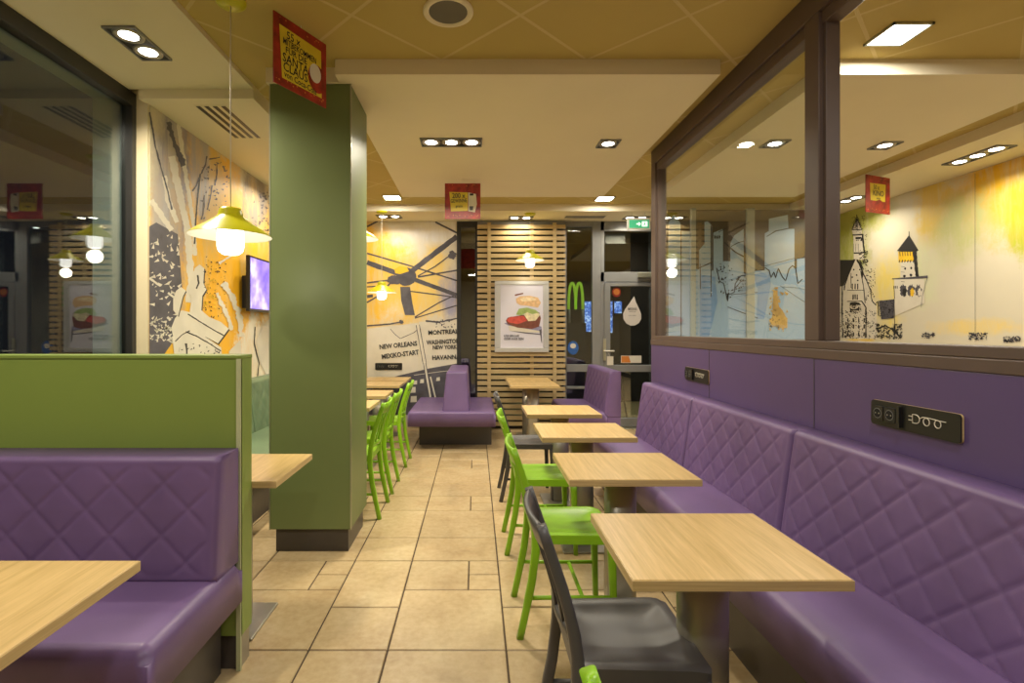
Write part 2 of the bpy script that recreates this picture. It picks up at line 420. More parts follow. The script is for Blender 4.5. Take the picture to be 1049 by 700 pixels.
h.box(hx-.02, hx+.02, YB-.05, YB-.036, hz-.13, hz+.17, 'alu'); h.tube([(hx, YB-.045, hz), (hx, YB-.09, hz), (hx+.12, YB-.09, hz)], .011, 'white')
obj('door_handle', h, dr)
h = MB(); h.box(FX(652), FX(668), YB-.09, YB-.036, FZ(285), FZ(280), 'alu'); obj('door_closer', h, dr, .004)
# threshold
t_ = MB(); t_.box(1.2, 2.9, YB-.1, YB-.02, 0, .012, 'alu'); struct('trim_2', t_, bevel=.003)
# solid strip above far glazing
# far right section
w_ = MB(); w_.box(2.81, XR+.1, YB, YB+.1, 0, ZU, 'wallpaint'); struct('wall_back', w_)

# ---- outside
o_ = MB(); o_.box(-14, XW-.31, -6, 16, -.12, -.05, 'night'); o_.box(-2.7, 8, YB+.11, 16, -.12, -.04, 'night'); tag(obj('ground', o_, center=False), None, None, kind='structure')
o_ = MB(); o_.box(.3, 4.2, YB+.12, YB+2.6, -.04, -.002, 'tile'); o_.tone = [(1.0, 1.05, .95, 1)]*6; obj('floor', o_)['kind'] = 'structure'
o_ = MB(); o_.box(-3, 6, YB+2.7, YB+2.8, 0, 3.2, 'night'); struct('wall_vestibule', o_)
#@@PART2
# ------------------------------------------------------------------ murals (flat prints on the walls)
class Art:
    """flat printed artwork; shapes are placed on a wall plane, each layer a hair in front of the last"""
    def __init__(s, X=None, Y=None, step=(0, 0, 0)):
        s.X, s.Y, s.step = X, Y, Vector(step); s.mb = MB(); s.k = 1; s.rnd = random.Random(3)
    def p(s, px, py): return at(px, py, X=s.X, Y=s.Y)+s.step*s.k
    def poly(s, pts, m): s.mb.poly([s.p(*q) for q in pts], m); s.k += .25
    def stroke(s, pts, wd, m, jag=.0):
        L, R = [], []; n = len(pts)
        dense = []
        for i in range(n-1):
            (x0, y0), (x1, y1) = pts[i], pts[i+1]; st = max(1, int(math.hypot(x1-x0, y1-y0)/1.6)) if jag else 1
            for q in range(st): dense.append((x0+(x1-x0)*q/st, y0+(y1-y0)*q/st))
        dense.append(pts[-1]); n = len(dense)
        u0 = u1 = 0
        for i, (x, y) in enumerate(dense):
            a = dense[max(0, i-1)]; b = dense[min(n-1, i+1)]; dx, dy = b[0]-a[0], b[1]-a[1]; d = math.hypot(dx, dy) or 1
            u0 = u0*.6+s.rnd.uniform(-jag, jag)*.6; u1 = u1*.6+s.rnd.uniform(-jag, jag)*.6; w0 = wd/2*max(.15, 1+u0); w1 = wd/2*max(.15, 1+u1)
            L.append((x-dy/d*w0, y+dx/d*w0)); R.append((x+dy/d*w1, y-dx/d*w1))
        for i in range(n-1): s.mb.poly([s.p(*L[i]), s.p(*L[i+1]), s.p(*R[i+1]), s.p(*R[i])], m)
        s.k += .25
    def blob(s, cx, cy, rx, ry, m, jag=.3, n=26):
        pts = []
        for i in range(n):
            a = 2*PI*i/n; r = 1+s.rnd.uniform(-jag, jag); pts.append((cx+math.cos(a)*rx*r, cy+math.sin(a)*ry*r))
        s.poly(pts, m)
    def specks(s, box, n, size, m, elong=1.0):
        for _ in range(n):
            x = s.rnd.uniform(box[0], box[2]); y = s.rnd.uniform(box[1], box[3]); r = size*s.rnd.uniform(.3, 1)
            a = s.rnd.uniform(0, PI)
            pts = [(x+math.cos(a+t)*r*(elong if i % 2 == 0 else .6), y+math.sin(a+t)*r*(elong if i % 2 == 0 else .6)) for i, t in enumerate((0, 1.2, 2.6, 4.1, 5.2))]
            s.mb.poly([s.p(*q) for q in pts], m)
        s.k += .25

# left mural
W_ = lambda x, y: tuple(at(x, y, X=XL))
M['mural_left'] = paint_mat('mural_print_left', 'cfc4a8', [
    (W_(255, 330), (9, 1.9, 1.3), 'eeb522', .10), (W_(232, 330), (9, .45, .7), 'f0b21e', .12), (W_(238, 205), (9, .22, .5), 'efb93a', .2),
    (W_(215, 200), (9, .18, .55), 'd8b25c', .2), (W_(176, 190), (9, .2, .85), '8d8790', .25), (W_(262, 200), (9, .3, .35), '8d8378', .25),
    (W_(206, 170), (9, .12, .45), 'a9a2a2', .2), (W_(166, 250), (9, .12, .5), 'b7b2ae', .2), (W_(172, 362), (9, .3, .18), 'e9b32c', .15), (W_(268, 380), (9, .6, .5), 'ece5d2', .1)])
a = Art(X=XL, step=(.0004, 0, 0))
mp = MB(); mp.box(XL-.004, XL, 3.385, YB-.005, 0.02, ZS-.004, 'mural_left')
a.mb = mp
G, Wt, K, Yp = 'greyink', 'whiteprint', 'ink', 'yellowprint'
a.poly([(153, 232), (160, 228), (182, 240), (184, 262), (187, 300), (182, 322), (176, 352), (160, 375), (153, 366)], G)
a.stroke([(182, 120), (186, 150), (192, 190), (199, 235), (200, 262)], 4, Wt, .4)
a.stroke([(176, 160), (184, 200), (192, 235), (196, 290), (193, 310)], 7, Wt, .3)
a.stroke([(168, 180), (172, 205), (181, 228)], 5, Wt, .4)
a.stroke([(155, 205), (166, 222), (176, 236)], 5, Wt, .5)
a.specks((154, 240, 185, 350), 70, 1.6, Wt, 2.2); a.specks((153, 325, 176, 350), 60, 1.5, Wt, 2.0)
a.stroke([(153, 285), (164, 293)], 2.2, Wt, .3); a.stroke([(172, 300), (182, 308)], 2.2, Wt, .3)
a.stroke([(153, 115), (159, 150), (170, 190), (176, 215)], 1.6, G, .6)
a.stroke([(172, 125), (178, 145), (188, 170)], 5, G, .7); a.stroke([(205, 178), (202, 205), (199, 250)], 1.5, K, .5)
# dripping dark marks high on the print
for x0, y0, x1, y1 in ((212, 160, 206, 178), (214, 163, 225, 161), (217, 190, 212, 215), (222, 168, 220, 190), (209, 200, 206, 225), (228, 170, 230, 176), (204, 182, 197, 196)):
    a.stroke([(x0, y0), ((x0+x1)/2+1, (y0+y1)/2), (x1, y1)], 1.4, G, .8)
a.specks((205, 165, 235, 245), 70, .9, G, 2.2); a.specks((258, 195, 276, 245), 60, 1.2, G, 1.8)
# pale stepped figure
fig = [(199, 275), (204, 271), (209, 275), (208, 290), (211, 297), (207, 303), (206, 318), (214, 325), (226, 330), (234, 337), (229, 344), (223, 352), (212, 346), (203, 342), (197, 340),
       (190, 345), (185, 356), (178, 350), (175, 336), (179, 326), (186, 318), (194, 320), (196, 305), (193, 300), (196, 290)]
a.poly([(x+1.0, y+1.2) for x, y in fig], K); a.poly(fig, Wt)
arm = [(180, 298), (185, 294), (190, 298), (187, 304), (184, 316), (182, 324), (177, 318), (177, 306)]
a.poly([(x+.8, y+1) for x, y in arm], K); a.poly(arm, Wt)
a.poly([(176, 345), (190, 338), (205, 342), (226, 356), (228, 372), (205, 385), (188, 372), (184, 380), (178, 362)], Wt)
a.stroke([(192, 322), (205, 330), (218, 338), (229, 344)], 1.1, K, .4); a.stroke([(190, 340), (200, 344), (214, 352), (226, 360)], 1.1, K, .5)
a.stroke([(179, 350), (186, 343), (194, 339)], 1, K, .5); a.stroke([(202, 282), (203, 290), (201, 296)], 1.6, K, .5); a.stroke([(190, 352), (191, 366)], 2, K, .6)
a.specks((208, 262, 232, 325), 80, .8, K, 1.8); a.specks((180, 352, 225, 376), 50, .8, K, 1.8); a.specks((209, 272, 222, 315), 30, 1.4, Yp, 1.5)
a.stroke([(228, 290), (238, 305), (245, 325), (247, 345)], 5, Wt, .9); a.stroke([(222, 300), (230, 318), (238, 338)], 4, Wt, .9)
a.stroke([(228, 252), (236, 262), (224, 270)], 2, Wt, .8)
a.poly([(262, 350), (268, 335), (276, 326), (276, 392), (266, 372)], Wt); a.stroke([(261, 335), (260, 352), (265, 372), (263, 392)], 1.0, K, .5)
a.poly([(234, 360), (246, 348), (248, 380), (236, 380)], Wt)
o = obj('wall_mural', mp, center=False); tag(o, 'large yellow, white and grey splashed mural on the left wall behind the pillar', 'mural')

# far mural with dark rotor and town names
F_ = lambda x, y: tuple(at(x, y, Y=YB-.006))
M['mural_far'] = paint_mat('mural_print_far', 'e0d8c2', [
    (F_(376, 285), (.65, 9, .75), 'f3c23c', .30), (F_(425, 295), (.45, 9, .42), 'f2ca5a', .35), (F_(448, 285), (.22, 9, .5), 'f0d27c', .25), (F_(462, 300), (.14, 9, .35), 'a9a6bd', .25), (F_(455, 235), (.5, 9, .2), 'ece8e0', .3),
    (F_(384, 383), (.32, 9, .13), 'f2b820', .25)])
a = Art(Y=YB-.006, step=(0, -.0008, 0)); mf = MB(); mf.box(XL, -.262, YB-.006, YB-.0005, 0.02, ZS-.004, 'mural_far'); a.mb = mf
def zz(pts): return [(370+x/5, 190+y/5) for x, y in pts]
for pts, wd in (([(225, 465), (490, 262)], 5.2), ([(225, 465), (490, 562)], 4.2), ([(210, 460), (30, 395)], 5), ([(30, 348), (260, 415), (490, 488)], 1.6), ([(490, 435), (290, 470)], 1.6),
                ([(30, 500), (150, 485), (260, 470)], 1.6), ([(30, 520), (120, 515)], 1.2), ([(230, 540), (350, 555), (490, 575)], 1.2), ([(275, 675), (400, 600), (490, 558)], 1.2), ([(275, 680), (490, 615)], 1.2),
                ([(380, 188), (490, 243)], 1.8), ([(30, 212), (85, 183)], 1.8), ([(290, 465), (380, 415), (460, 355)], 1.2), ([(30, 600), (90, 565), (150, 500)], 1.6), ([(30, 570), (60, 566)], 3)):
    a.stroke(zz(pts), wd, G, .12)
a.poly(zz([(200, 520), (250, 520), (262, 600), (275, 665), (225, 665), (205, 590)]), G)
a.blob(416, 283.5, 10.5, 9.5, G, .04); a.blob(404, 287, 8, 4.5, G, .12); a.blob(463.5, 261.5, 4, 4.5, G, .2)
a.poly(zz([(170, 430), (200, 412), (235, 420), (245, 440), (200, 455), (175, 450)]), Yp)
# pale signboards
a.poly([(376, 337), (428, 331), (428, 383), (376, 390)], Wt); a.poly([(429, 330), (468, 327), (468, 377), (432, 383)], Wt)
a.stroke([(376, 334), (400, 332), (411, 330)], 1.3, G, .3); a.blob(411, 330, 2.5, 2, G, .2); a.stroke([(400, 337), (404, 342), (410, 347), (424, 341), (430, 336)], .6, G, .4)
a.stroke([(436, 329), (450, 330), (468, 326.5)], 1.6, G, .7); a.specks((446, 328, 466, 336), 20, .9, G, 1.8)
a.poly([(370, 398), (408, 385), (440, 377.5), (468, 372.5), (468, 425), (370, 425)], G)
a.stroke([(424, 384.5), (450, 381), (468, 379)], .5, Wt)
for x, y, s_ in ((425.5, 392, 3.6), (432.5, 390.6, 3.6), (449, 388.5, 3.4), (423, 399.6, 5.5), (424, 409, 6)): a.poly([(x-s_/2, y-s_/2), (x+s_/2, y-s_/2-.4), (x+s_/2, y+s_/2), (x-s_/2-.5, y+s_/2+.3)], Wt)
for p0, p1, wd in (((428, 333), (435, 372), 2.6), ((435, 372), (441, 407), 1.8), ((441, 386), (446, 407), 1.5)):
    a.stroke([p0, p1], wd+1.4, G, .1); a.stroke([p0, p1], wd, Wt, .1)
sc_ = YB/FPX
for s_, cx, cy, hpx, rot, sx in (('NEW ORLEANS', 408, 354, 6.0, .10, .85), ('MEXIKO-START', 410, 363.5, 6.0, .13, .83), ('MONTREAL', 454, 340.5, 5.6, .05, .95), ('WASHINGTON', 454, 350.5, 5.6, .05, .80), ('NEW YORK', 455.5, 356, 5.0, .03, .85), ('HAVANNA', 457, 366.3, 5.6, .04, .95)):
    a.k += .5; text(mf, s_, a.p(cx, cy), (math.cos(rot), 0, math.sin(rot)), (-math.sin(rot), 0, math.cos(rot)), hpx*sc_*1.1, K, sx=sx, bold=.035)
o = obj('wall_mural', mf, center=False); tag(o, 'far wall mural with dark rotor spokes and town names like NEW ORLEANS and HAVANNA', 'mural')

# right mural with castle
R_ = lambda x, y: tuple(at(x, y, X=XR))
M['mural_right'] = paint_mat('mural_print_right', 'dcd4bc', [
    (R_(860, 250), (9, .4, .75), 'a9ae3c', .35), (R_(885, 215), (9, .45, .22), 'b9bb5a', .35), (R_(1035, 185), (9, .5, .5), 'e9b724', .35), (R_(1049, 225), (9, .15, .3), 'b5ba38', .3),
    (R_(955, 210), (9, .22, .4), 'e3c45c', .3), (R_(985, 235), (9, .3, .3), 'c6c78a', .4), (R_(908, 300), (9, .22, .4), 'ecd77a', .35), (R_(1000, 335), (9, .4, .08), 'ead28a', .3), (R_(945, 280), (9, .2, .3), 'd8dab4', .35), (R_(880, 345), (9, .2, .15), 'eacb74', .3)])
a = Art(X=XR, step=(-.00018, 0, 0)); mr = MB(); mr.box(XR, XR+.004, .5, YB-.01, .02, ZS-.004, 'mural_right'); a.mb = mr
def z4(pts): return [(850+x/4.518, 200+y/4.518) for x, y in pts]
def zp(*q, m=Wt): a.poly(z4(q), m)
def zs(q, wd, m=K, j=.5): a.stroke(z4(q), wd, m, j)
# gabled hall
zp((45, 430), (75, 400), (122, 290), (180, 400), (185, 480), (215, 500), (220, 665), (45, 665)); zp((45, 300), (105, 300), (118, 296), (68, 412), (45, 420), m='ink')
zs([(122, 288), (95, 350), (70, 415)], .9); zs([(122, 288), (150, 350), (190, 440), (195, 490), (215, 510)], 1.0, K, .8); zs([(45, 420), (70, 415), (68, 440)], 1.2)
zs([(80, 440), (160, 440)], .6); zs([(80, 492), (150, 490)], .8)
for x in (105, 118, 130): zs([(x, 410), (x, 436)], 1.1)
for x in (108, 118, 128): zs([(x, 460), (x, 484)], 1.1)
a.specks((870, 311, 882, 321), 68, 0.74, K, 1.6); a.specks((860, 318, 898, 347), 221, 0.62, K, 1.8); a.specks((886, 275, 897, 308), 68, 0.62, K, 1.8)
for y in (570, 600, 635): 
    for x in (85, 110, 135, 160): zs([(x, y), (x, y+18)], 1.3)
a.specks((861, 330, 873, 346), 85, 0.87, K, 1.6)
for x, y in ((112, 345), (125, 370), (140, 345), (105, 380), (150, 380), (130, 395)): a.blob(850+x/4.518, 200+y/4.518, .8, .9, K, .2, 8)
# slim tower
zp((103, 160), (150, 160), (148, 185), (156, 265), (160, 300), (112, 296), (110, 190)); zp((105, 158), (126, 105), (150, 158), m='whiteprint')
zs([(126, 90), (126, 150)], .8); zs([(103, 160), (126, 108)], .8); zs([(150, 160), (126, 108)], .8); zs([(103, 160), (150, 160)], .9); zs([(106, 185), (154, 183)], 1.4); zs([(153, 180), (156, 230), (162, 268)], 1.6)
zs([(112, 268), (170, 266)], 1.2); zs([(120, 200), (148, 200), (145, 212)], 2.0); a.specks((873, 221, 888, 247), 76, 0.56, K, 1.6); a.specks((880, 256, 889, 272), 85, 0.74, K, 1.6); a.specks((875, 222, 881, 236), 42, 0.56, K, 1.6)
# round tower
zp((330, 258), (398, 258), (402, 380), (328, 382)); zp((312, 258), (368, 185), (412, 256), (400, 262), (330, 262), m='ink')
zs([(368, 168), (368, 190)], .6); zp((318, 262), (392, 262), (400, 305), (320, 310), m='yellowprint')
for x in range(325, 400, 12): zs([(x, 262), (x+2, 282)], .7)
for x in range(325, 405, 13): zs([(x, 300), (x-3, 312)], 1.0)
zs([(392, 262), (398, 300), (402, 345), (408, 382)], 3.2, K, .6); a.blob(850+350/4.518, 200+340/4.518, 1, 1.4, K, .2, 8); a.blob(850+378/4.518, 200+338/4.518, 1, 1.4, K, .2, 8); a.blob(850+347/4.518, 200+375/4.518, 1.4, 1.4, K, .2, 8); a.blob(850+377/4.518, 200+370/4.518, 1.4, 1.4, K, .2, 8)
zp((288, 388), (325, 384), (455, 372), (455, 384), (325, 392), m='greyink'); zp((300, 390), (440, 388), (440, 500), (300, 560), m='whiteprint'); zs([(290, 388), (455, 376)], 1.0, G, .2)
for i, x in enumerate((342, 378, 412)):
    a.blob(850+x/4.518, 200+442/4.518, 3.4, 6.2, G, .25); a.blob(850+(x+5)/4.518, 200+450/4.518, 2.0, 4.2, Wt if i == 2 else 'yellowprint' if i == 1 else K, .25)
for x in (299, 306, 314): zs([(x, 420), (x, 432)], .7)
# gatehouse block and scrub
zp((228, 490), (300, 482), (298, 570), (240, 575), m='greyink'); a.specks((901, 308, 916, 326), 102, 0.81, K, 1.5); zs([(215, 500), (225, 492), (228, 560)], 1.1)
zs([(300, 480), (302, 600), (300, 650)], .6); a.specks((898, 332, 924, 347), 153, 0.93, K, 1.9); zs([(215, 620), (260, 605), (300, 625), (330, 660)], 1.6, K, .7)
a.specks((945, 341, 958, 347), 42, 0.99, G, 1.6); a.specks((992, 341, 1012, 348), 68, 1.12, G, 1.6); a.specks((1028, 345, 1046, 350), 68, 1.12, G, 1.6)
zs([(100, 360), (100, 430)], .7); zs([(145, 350), (160, 440), (165, 500)], .8); zs([(150, 492), (170, 520), (168, 660)], 1.2, K, .8); zs([(60, 420), (58, 540), (62, 660)], 1.0, K, .9)
zs([(95, 505), (140, 503)], 2.4, K, .9); zs([(96, 530), (138, 530)], 2.0, K, .9); zs([(128, 300), (150, 330), (152, 380)], 1.6, K, .8); zs([(140, 300), (158, 345)], 1.0, K, .6)
for x in (112, 122, 132, 142): zs([(x, 125), (x, 155)], .5)
for x in (112, 122, 134): zs([(x, 225), (x, 262)], .35, G, .3)
for y in (330, 355, 400): zs([(332, y), (350, y+2)], .4, G, .6)
zs([(455, 378), (430, 470), (425, 520)], .35, G, .6); zs([(300, 430), (302, 480)], .6, K, .6)
a.stroke([(999.5, 178), (999.5, 350)], .35, 'greyink')
o = obj('wall_mural', mr, center=False); tag(o, 'right wall mural of a pointed castle drawing under yellow and green splashes', 'mural')

# skyline film on a glazed screen in the right room
YS = 6.3
scr = thing('glazed_screen', 'pale blue skyline printed on a glazed screen, seen through the partition glass', 'screen', (3.5, YS, 0))
def SX(px): return (px-VX)/FPX*YS
f = MB()
for x0, x1 in ((SX(707), SX(712)), (SX(764), SX(772)), (SX(828), SX(834))): f.box(x0, x1, YS-.03, YS+.03, 0, ZS, 'reveal')
for x in (1,): pass
M['film'] = paint_mat('frosted_film', 'a3bfe0', [((SX(800), YS, 1.5), (.6, 9, .4), 'd5d8ca', .3), ((SX(735), YS, 1.4), (.5, 9, .3), '8fb0dc', .3), ((SX(690), YS, 1.9), (.4, 9, .5), 'c9d3c0', .3)], .3, 1)
M['skygrey'] = mat('film_backing', '544c42', .4, var=.1)
obj('screen_frame', f, scr, .003)
f = MB(); f.box(SX(684), SX(832), YS+.004, YS+.012, .05, at(0, 215, Y=YS).z, 'skygrey'); obj('backing_pane', f, scr)
a = Art(Y=YS+.003, step=(0, -.0008, 0)); fm = a.mb
def z8(pts): return [(680+x/4.375, 190+y/4.375) for x, y in pts]
for q in ([(20, 690), (20, 170), (45, 130), (75, 170), (75, 690)], [(80, 690), (80, 205), (130, 205), (130, 690)], [(158, 690), (158, 290), (182, 262), (182, 165), (195, 160), (215, 180), (215, 690)], [(222, 690), (222, 212), (265, 196), (265, 690)],
          [(298, 690), (298, 260), (315, 225), (358, 195), (358, 690)], [(262, 690), (262, 340), (300, 340), (300, 690)], [(452, 690), (452, 215), (470, 205), (470, 150), (555, 132), (558, 195), (585, 195), (585, 690)],
          [(395, 690), (395, 385), (640, 370), (664, 368), (664, 690)], [(140, 690), (140, 375), (400, 400), (400, 690)], [(596, 690), (596, 330), (664, 322), (664, 690)]):
    a.poly(z8(q), 'film')
M['skyblue'] = mat('film_blue', '7fa4d8', .35, var=.08)
a.poly(z8([(400, 400), (470, 385), (480, 440), (450, 600), (415, 600), (420, 470)]), 'skyblue'); a.poly(z8([(160, 400), (230, 410), (240, 520), (200, 690), (160, 690)]), 'skyblue')
for q, wd in (([(150, 375), (220, 342)], 1.0), ([(162, 350), (164, 465)], .8), ([(211, 180), (211, 500)], 1.0), ([(245, 210), (330, 165)], .7), ([(300, 275), (330, 258), (358, 250)], .8), ([(460, 230), (500, 205), (568, 192)], .9),
              ([(235, 370), (250, 430), (268, 440), (285, 520), (290, 480)], 1.0), ([(315, 480), (320, 440), (345, 405), (385, 402)], .9), ([(315, 480), (290, 490)], .7), ([(320, 460), (345, 430), (390, 425)], .8),
              ([(405, 385), (420, 372), (455, 370), (470, 382)], 1.0), ([(470, 378), (480, 415), (492, 388), (500, 415), (512, 372), (530, 410), (545, 428), (560, 375), (575, 360), (590, 372), (600, 440), (620, 420)], 1.0),
              ([(270, 255), (320, 300), (358, 320)], 1.4), ([(285, 545), (350, 570), (420, 595)], .7), ([(300, 490), (420, 480)], .5), ([(530, 455), (600, 460), (640, 470)], .4), ([(520, 450), (640, 530)], .4), ([(420, 370), (590, 325)], .4)):
    a.stroke(z8(q), wd, 'ink', .25)
for x in (228, 238, 248): a.blob(680+x/4.375, 190+232/4.375, .9, 2, 'ink', .2, 8)
a.specks((735, 270, 750, 305), 40, 1.0, 'ink', 1.6); a.specks((754, 283, 768, 298), 30, 1.0, 'ink', 1.6)
M['ochre'] = mat('film_ochre', 'c9a45e', .4, var=.2)
a.poly(z8([(490, 470), (508, 470), (512, 540), (530, 560), (552, 600), (552, 640), (520, 640), (480, 625), (470, 605), (485, 590)]), 'ochre'); a.specks((788, 295, 806, 340), 40, 1.6, 'ochre', 1.8); a.specks((785, 320, 800, 336), 15, 1.0, 'ink', 1.6)
obj('skyline_film', fm, scr)

# ------------------------------------------------------------------ pillar and half wall
t = thing('pillar', 'square olive green clad pillar with a dark plinth in the middle of the room', 'pillar', (-1, 3.3, 0))
p = MB(); p.box(-1.246, -.752, 3.1, 3.55, .14, ZS-.001, 'pillar_green'); obj('cladding', p, t, .006)
p = MB(); p.box(-1.215, -.775, 3.125, 3.53, 0, .14, 'plinth'); obj('plinth', p, t)
p = MB(); p.box(-.757, -.7505, 3.0985, 3.106, .14, ZS-.002, 'alu'); p.box(-1.2475, -1.241, 3.0985, 3.106, .14, ZS-.002, 'alu'); obj('corner_trim', p, t)
t = thing('half_wall', 'bright green half-height divider wall behind the purple booth', 'divider', (-1.6, 2.07, 0))
p = MB(); p.box(XW+.03, -.935, 2.03, 2.125, .135, 1.235, 'wall_green'); obj('panel', p, t, .003)
p = MB(); p.box(XW+.03, -.926, 2.026, 2.129, 1.235, 1.25, 'wall_green'); obj('cap', p, t, .003)
p = MB(); p.box(-.945, -.928, 2.024, 2.036, .0, 1.235, 'trimpaint'); p.box(-.934, -.928, 2.03, 2.125, .135, 1.235, 'wall_green'); obj('edge_trim', p, t)
p = MB(); p.box(XW+.05, -.944, 2.04, 2.12, 0, .135, 'plinth'); p.box(-.944, -.936, 2.036, 2.12, 0, .135, 'steel'); obj('plinth', p, t)

# ------------------------------------------------------------------ upholstery
def sampl(L, r, res):
    e = [0, r*.08, r*.25, r*.5, r*.8]; n = max(2, int((L-2*r)/res))
    return e+[r+(L-2*r)*i/n for i in range(n+1)]+[L-x for x in e[::-1]]
def cushion(mb, org, S, T, N, L, H, th, m, quilt=0, r=.03, res=.0125, th_top=None, ph=0.0, margin=.03):
    """padded panel: S along its length, T up, N outwards; optional diamond stitching"""
    org, S, T, N = Vector(org), Vector(S), Vector(T), Vector(N)
    ss, tt = sampl(L, r, res if quilt else .1), sampl(H, r, res if quilt else .1); th_top = th if th_top is None else th_top
    gw = max(.0055, res*.7); n0, n1 = len(ss), len(tt); vs, fs = [], []
    for s in ss:
        for t in tt:
            e1 = min(s, L-s); e2 = min(t, H-t)
            d1 = max(0, r-e1); d2 = max(0, r-e2); d = min(r, math.hypot(d1, d2))
            n = th+(th_top-th)*t/H-r+math.sqrt(max(0, r*r-d*d))
            if quilt:
                A = (s-ph)/quilt+(t-H)/quilt; B = (s-ph)/quilt-(t-H)/quilt
                da = abs(A-round(A))*quilt*.7071; db = abs(B-round(B))*quilt*.7071
                msk = max(0, min(1, (min(e1, e2)-margin)/.02))
                g = max(math.exp(-(da/gw)**2), math.exp(-(db/gw)**2))
                puff = min(da, db)/(quilt*.35)
                n += msk*(-.0042*g+.0035*min(1, puff)**.6)
            vs.append(org+S*s+T*t+N*n)
    for i in range(n0-1):
        for j in range(n1-1): fs.append((i*n1+j, (i+1)*n1+j, (i+1)*n1+j+1, i*n1+j+1))
    rim = [i*n1 for i in range(n0)]+[(n0-1)*n1+j for j in range(1, n1)]+[i*n1+n1-1 for i in range(n0-2, -1, -1)]+[j for j in range(n1-2, 0, -1)]
    b = len(vs)
    for k in rim:
        i, j = divmod(k, n1); vs.append(org+S*ss[i]+T*tt[j])
    q = len(rim)
    for k in range(q): fs.append((rim[k], b+k, b+(k+1) % q, rim[(k+1) % q]))
    fs.append(tuple(b+k for k in range(q))[::-1])
    mb.add(vs, fs, m, True)

Z0, Z1 = .285, .45
def seat_block(mb, x0, x1, y0, y1, m, r=.04):
    cushion(mb, (x0, y0, Z0), (1, 0, 0), (0, 1, 0), (0, 0, 1), x1-x0, y1-y0, Z1-Z0, m, r=r)

# right long bench
t = thing('bench', 'long purple bench with quilted back along the right partition', 'bench', (1.3, 1.8, 0))
p = MB(); p.box(1.08, XP-.004, -2.0, 4.40, 0, Z0+.01, 'plinth'); obj('plinth', p, t)
for (y0, y1) in ((3.423, 4.44), (2.333, 3.419), (1.243, 2.329), (.153, 1.239), (-.937, .149), (-2.0, -.941)):
    p = MB(); cushion(p, (XP-.002, y1, .40), (0, -1, 0), (0, 0, 1), (-1, 0, 0), y1-y0, .495, .185, 'purple', quilt=.165, th_top=.115, ph=.05, r=.022, res=.0085 if y1 > 0 else .03)
    obj('back_cushion', p, t)
p = MB(); cushion(p, (1.0, -2.0, Z0), (1, 0, 0), (0, 1, 0), (0, 0, 1), .40, 6.44, Z1-Z0, 'purple', r=.045); obj('seat_cushion', p, t)
# far right bench
t = thing('bench', 'short purple quilted bench by the glass door at the far right', 'bench', (1.3, 6.1, 0))
p = MB(); p.box(1.10, 1.58, 5.62, 6.66, 0, Z0+.01, 'plinth'); obj('plinth', p, t)
p = MB(); cushion(p, (1.59, 6.72, .40), (0, -1, 0), (0, 0, 1), (-1, 0, 0), 1.12, .495, .19, 'purple', quilt=.165, th_top=.12, ph=.02); obj('back_cushion', p, t)
p = MB(); seat_block(p, 1.0, 1.44, 5.6, 6.72, 'purple'); obj('seat_cushion', p, t)
p = MB(); p.box(1.44, 1.59, 5.605, 6.715, .12, .41, 'purple'); obj('back_base', p, t, .01)
# island bench
t = thing('bench', 'purple island bench with a tapered backrest block before the far mural', 'bench', (-.26, 6.2, 0))
p = MB(); p.box(-.66, .19, 6.02, 6.80, 0, Z0+.01, 'plinth'); obj('plinth', p, t)
p = MB(); seat_block(p, -.745, .222, 5.62, 6.86, 'purple', .03); obj('seat_cushion', p, t)
p = MB(); p.hexa([(-.37, 5.66, Z1-.02), (-.065, 5.66, Z1-.02), (-.065, 6.84, Z1-.02), (-.37, 6.84, Z1-.02)], [(-.325, 5.74, .885), (-.092, 5.74, .885), (-.092, 6.80, .885), (-.325, 6.80, .885)], 'purple'); obj('backrest_block', p, t, .028, 4)
# left green bench along the mural
t = thing('bench', 'sage green quilted bench along the left mural wall', 'bench', (-1.8, 4.5, 0))
p = MB(); p.box(XL+.03, -1.55, 2.2, 6.9, 0, Z0+.01, 'plinth'); obj('plinth', p, t)
for y0 in (2.2, 3.38, 4.56, 5.74):
    p = MB(); cushion(p, (XL+.022, y0, .40), (0, 1, 0), (0, 0, 1), (1, 0, 0), 1.17, .495, .185, 'green_leather', quilt=.185, th_top=.115, res=.02); obj('back_cushion', p, t)
p = MB(); cushion(p, (-1.97, 2.2, Z0), (1, 0, 0), (0, 1, 0), (0, 0, 1), .47, 4.7, Z1-Z0, 'green_leather', r=.045); obj('seat_cushion', p, t)
# front left booth
t = thing('booth_bench', 'purple quilted booth bench facing the camera before the green divider', 'bench', (-1.6, 1.7, 0))
booth = t
p = MB(); p.box(XW+.05, -1.0, 1.52, 2.022, 0, Z0+.01, 'plinth'); obj('plinth', p, t)
p = MB(); cushion(p, (XW+.04, 2.024, .44), (1, 0, 0), (0, 0, 1), (0, -1, 0), -.932-XW-.04, .445, .19, 'purple', quilt=.185, th_top=.15, ph=.062, res=.008, r=.022); obj('back_cushion', p, t)
p = MB(); cushion(p, (XW+.04, 1.44, Z0), (1, 0, 0), (0, 1, 0), (0, 0, 1), -.916-XW-.04, .582, Z1-Z0, 'purple', r=.045); obj('seat_cushion', p, t)

booth.location.y -= .008
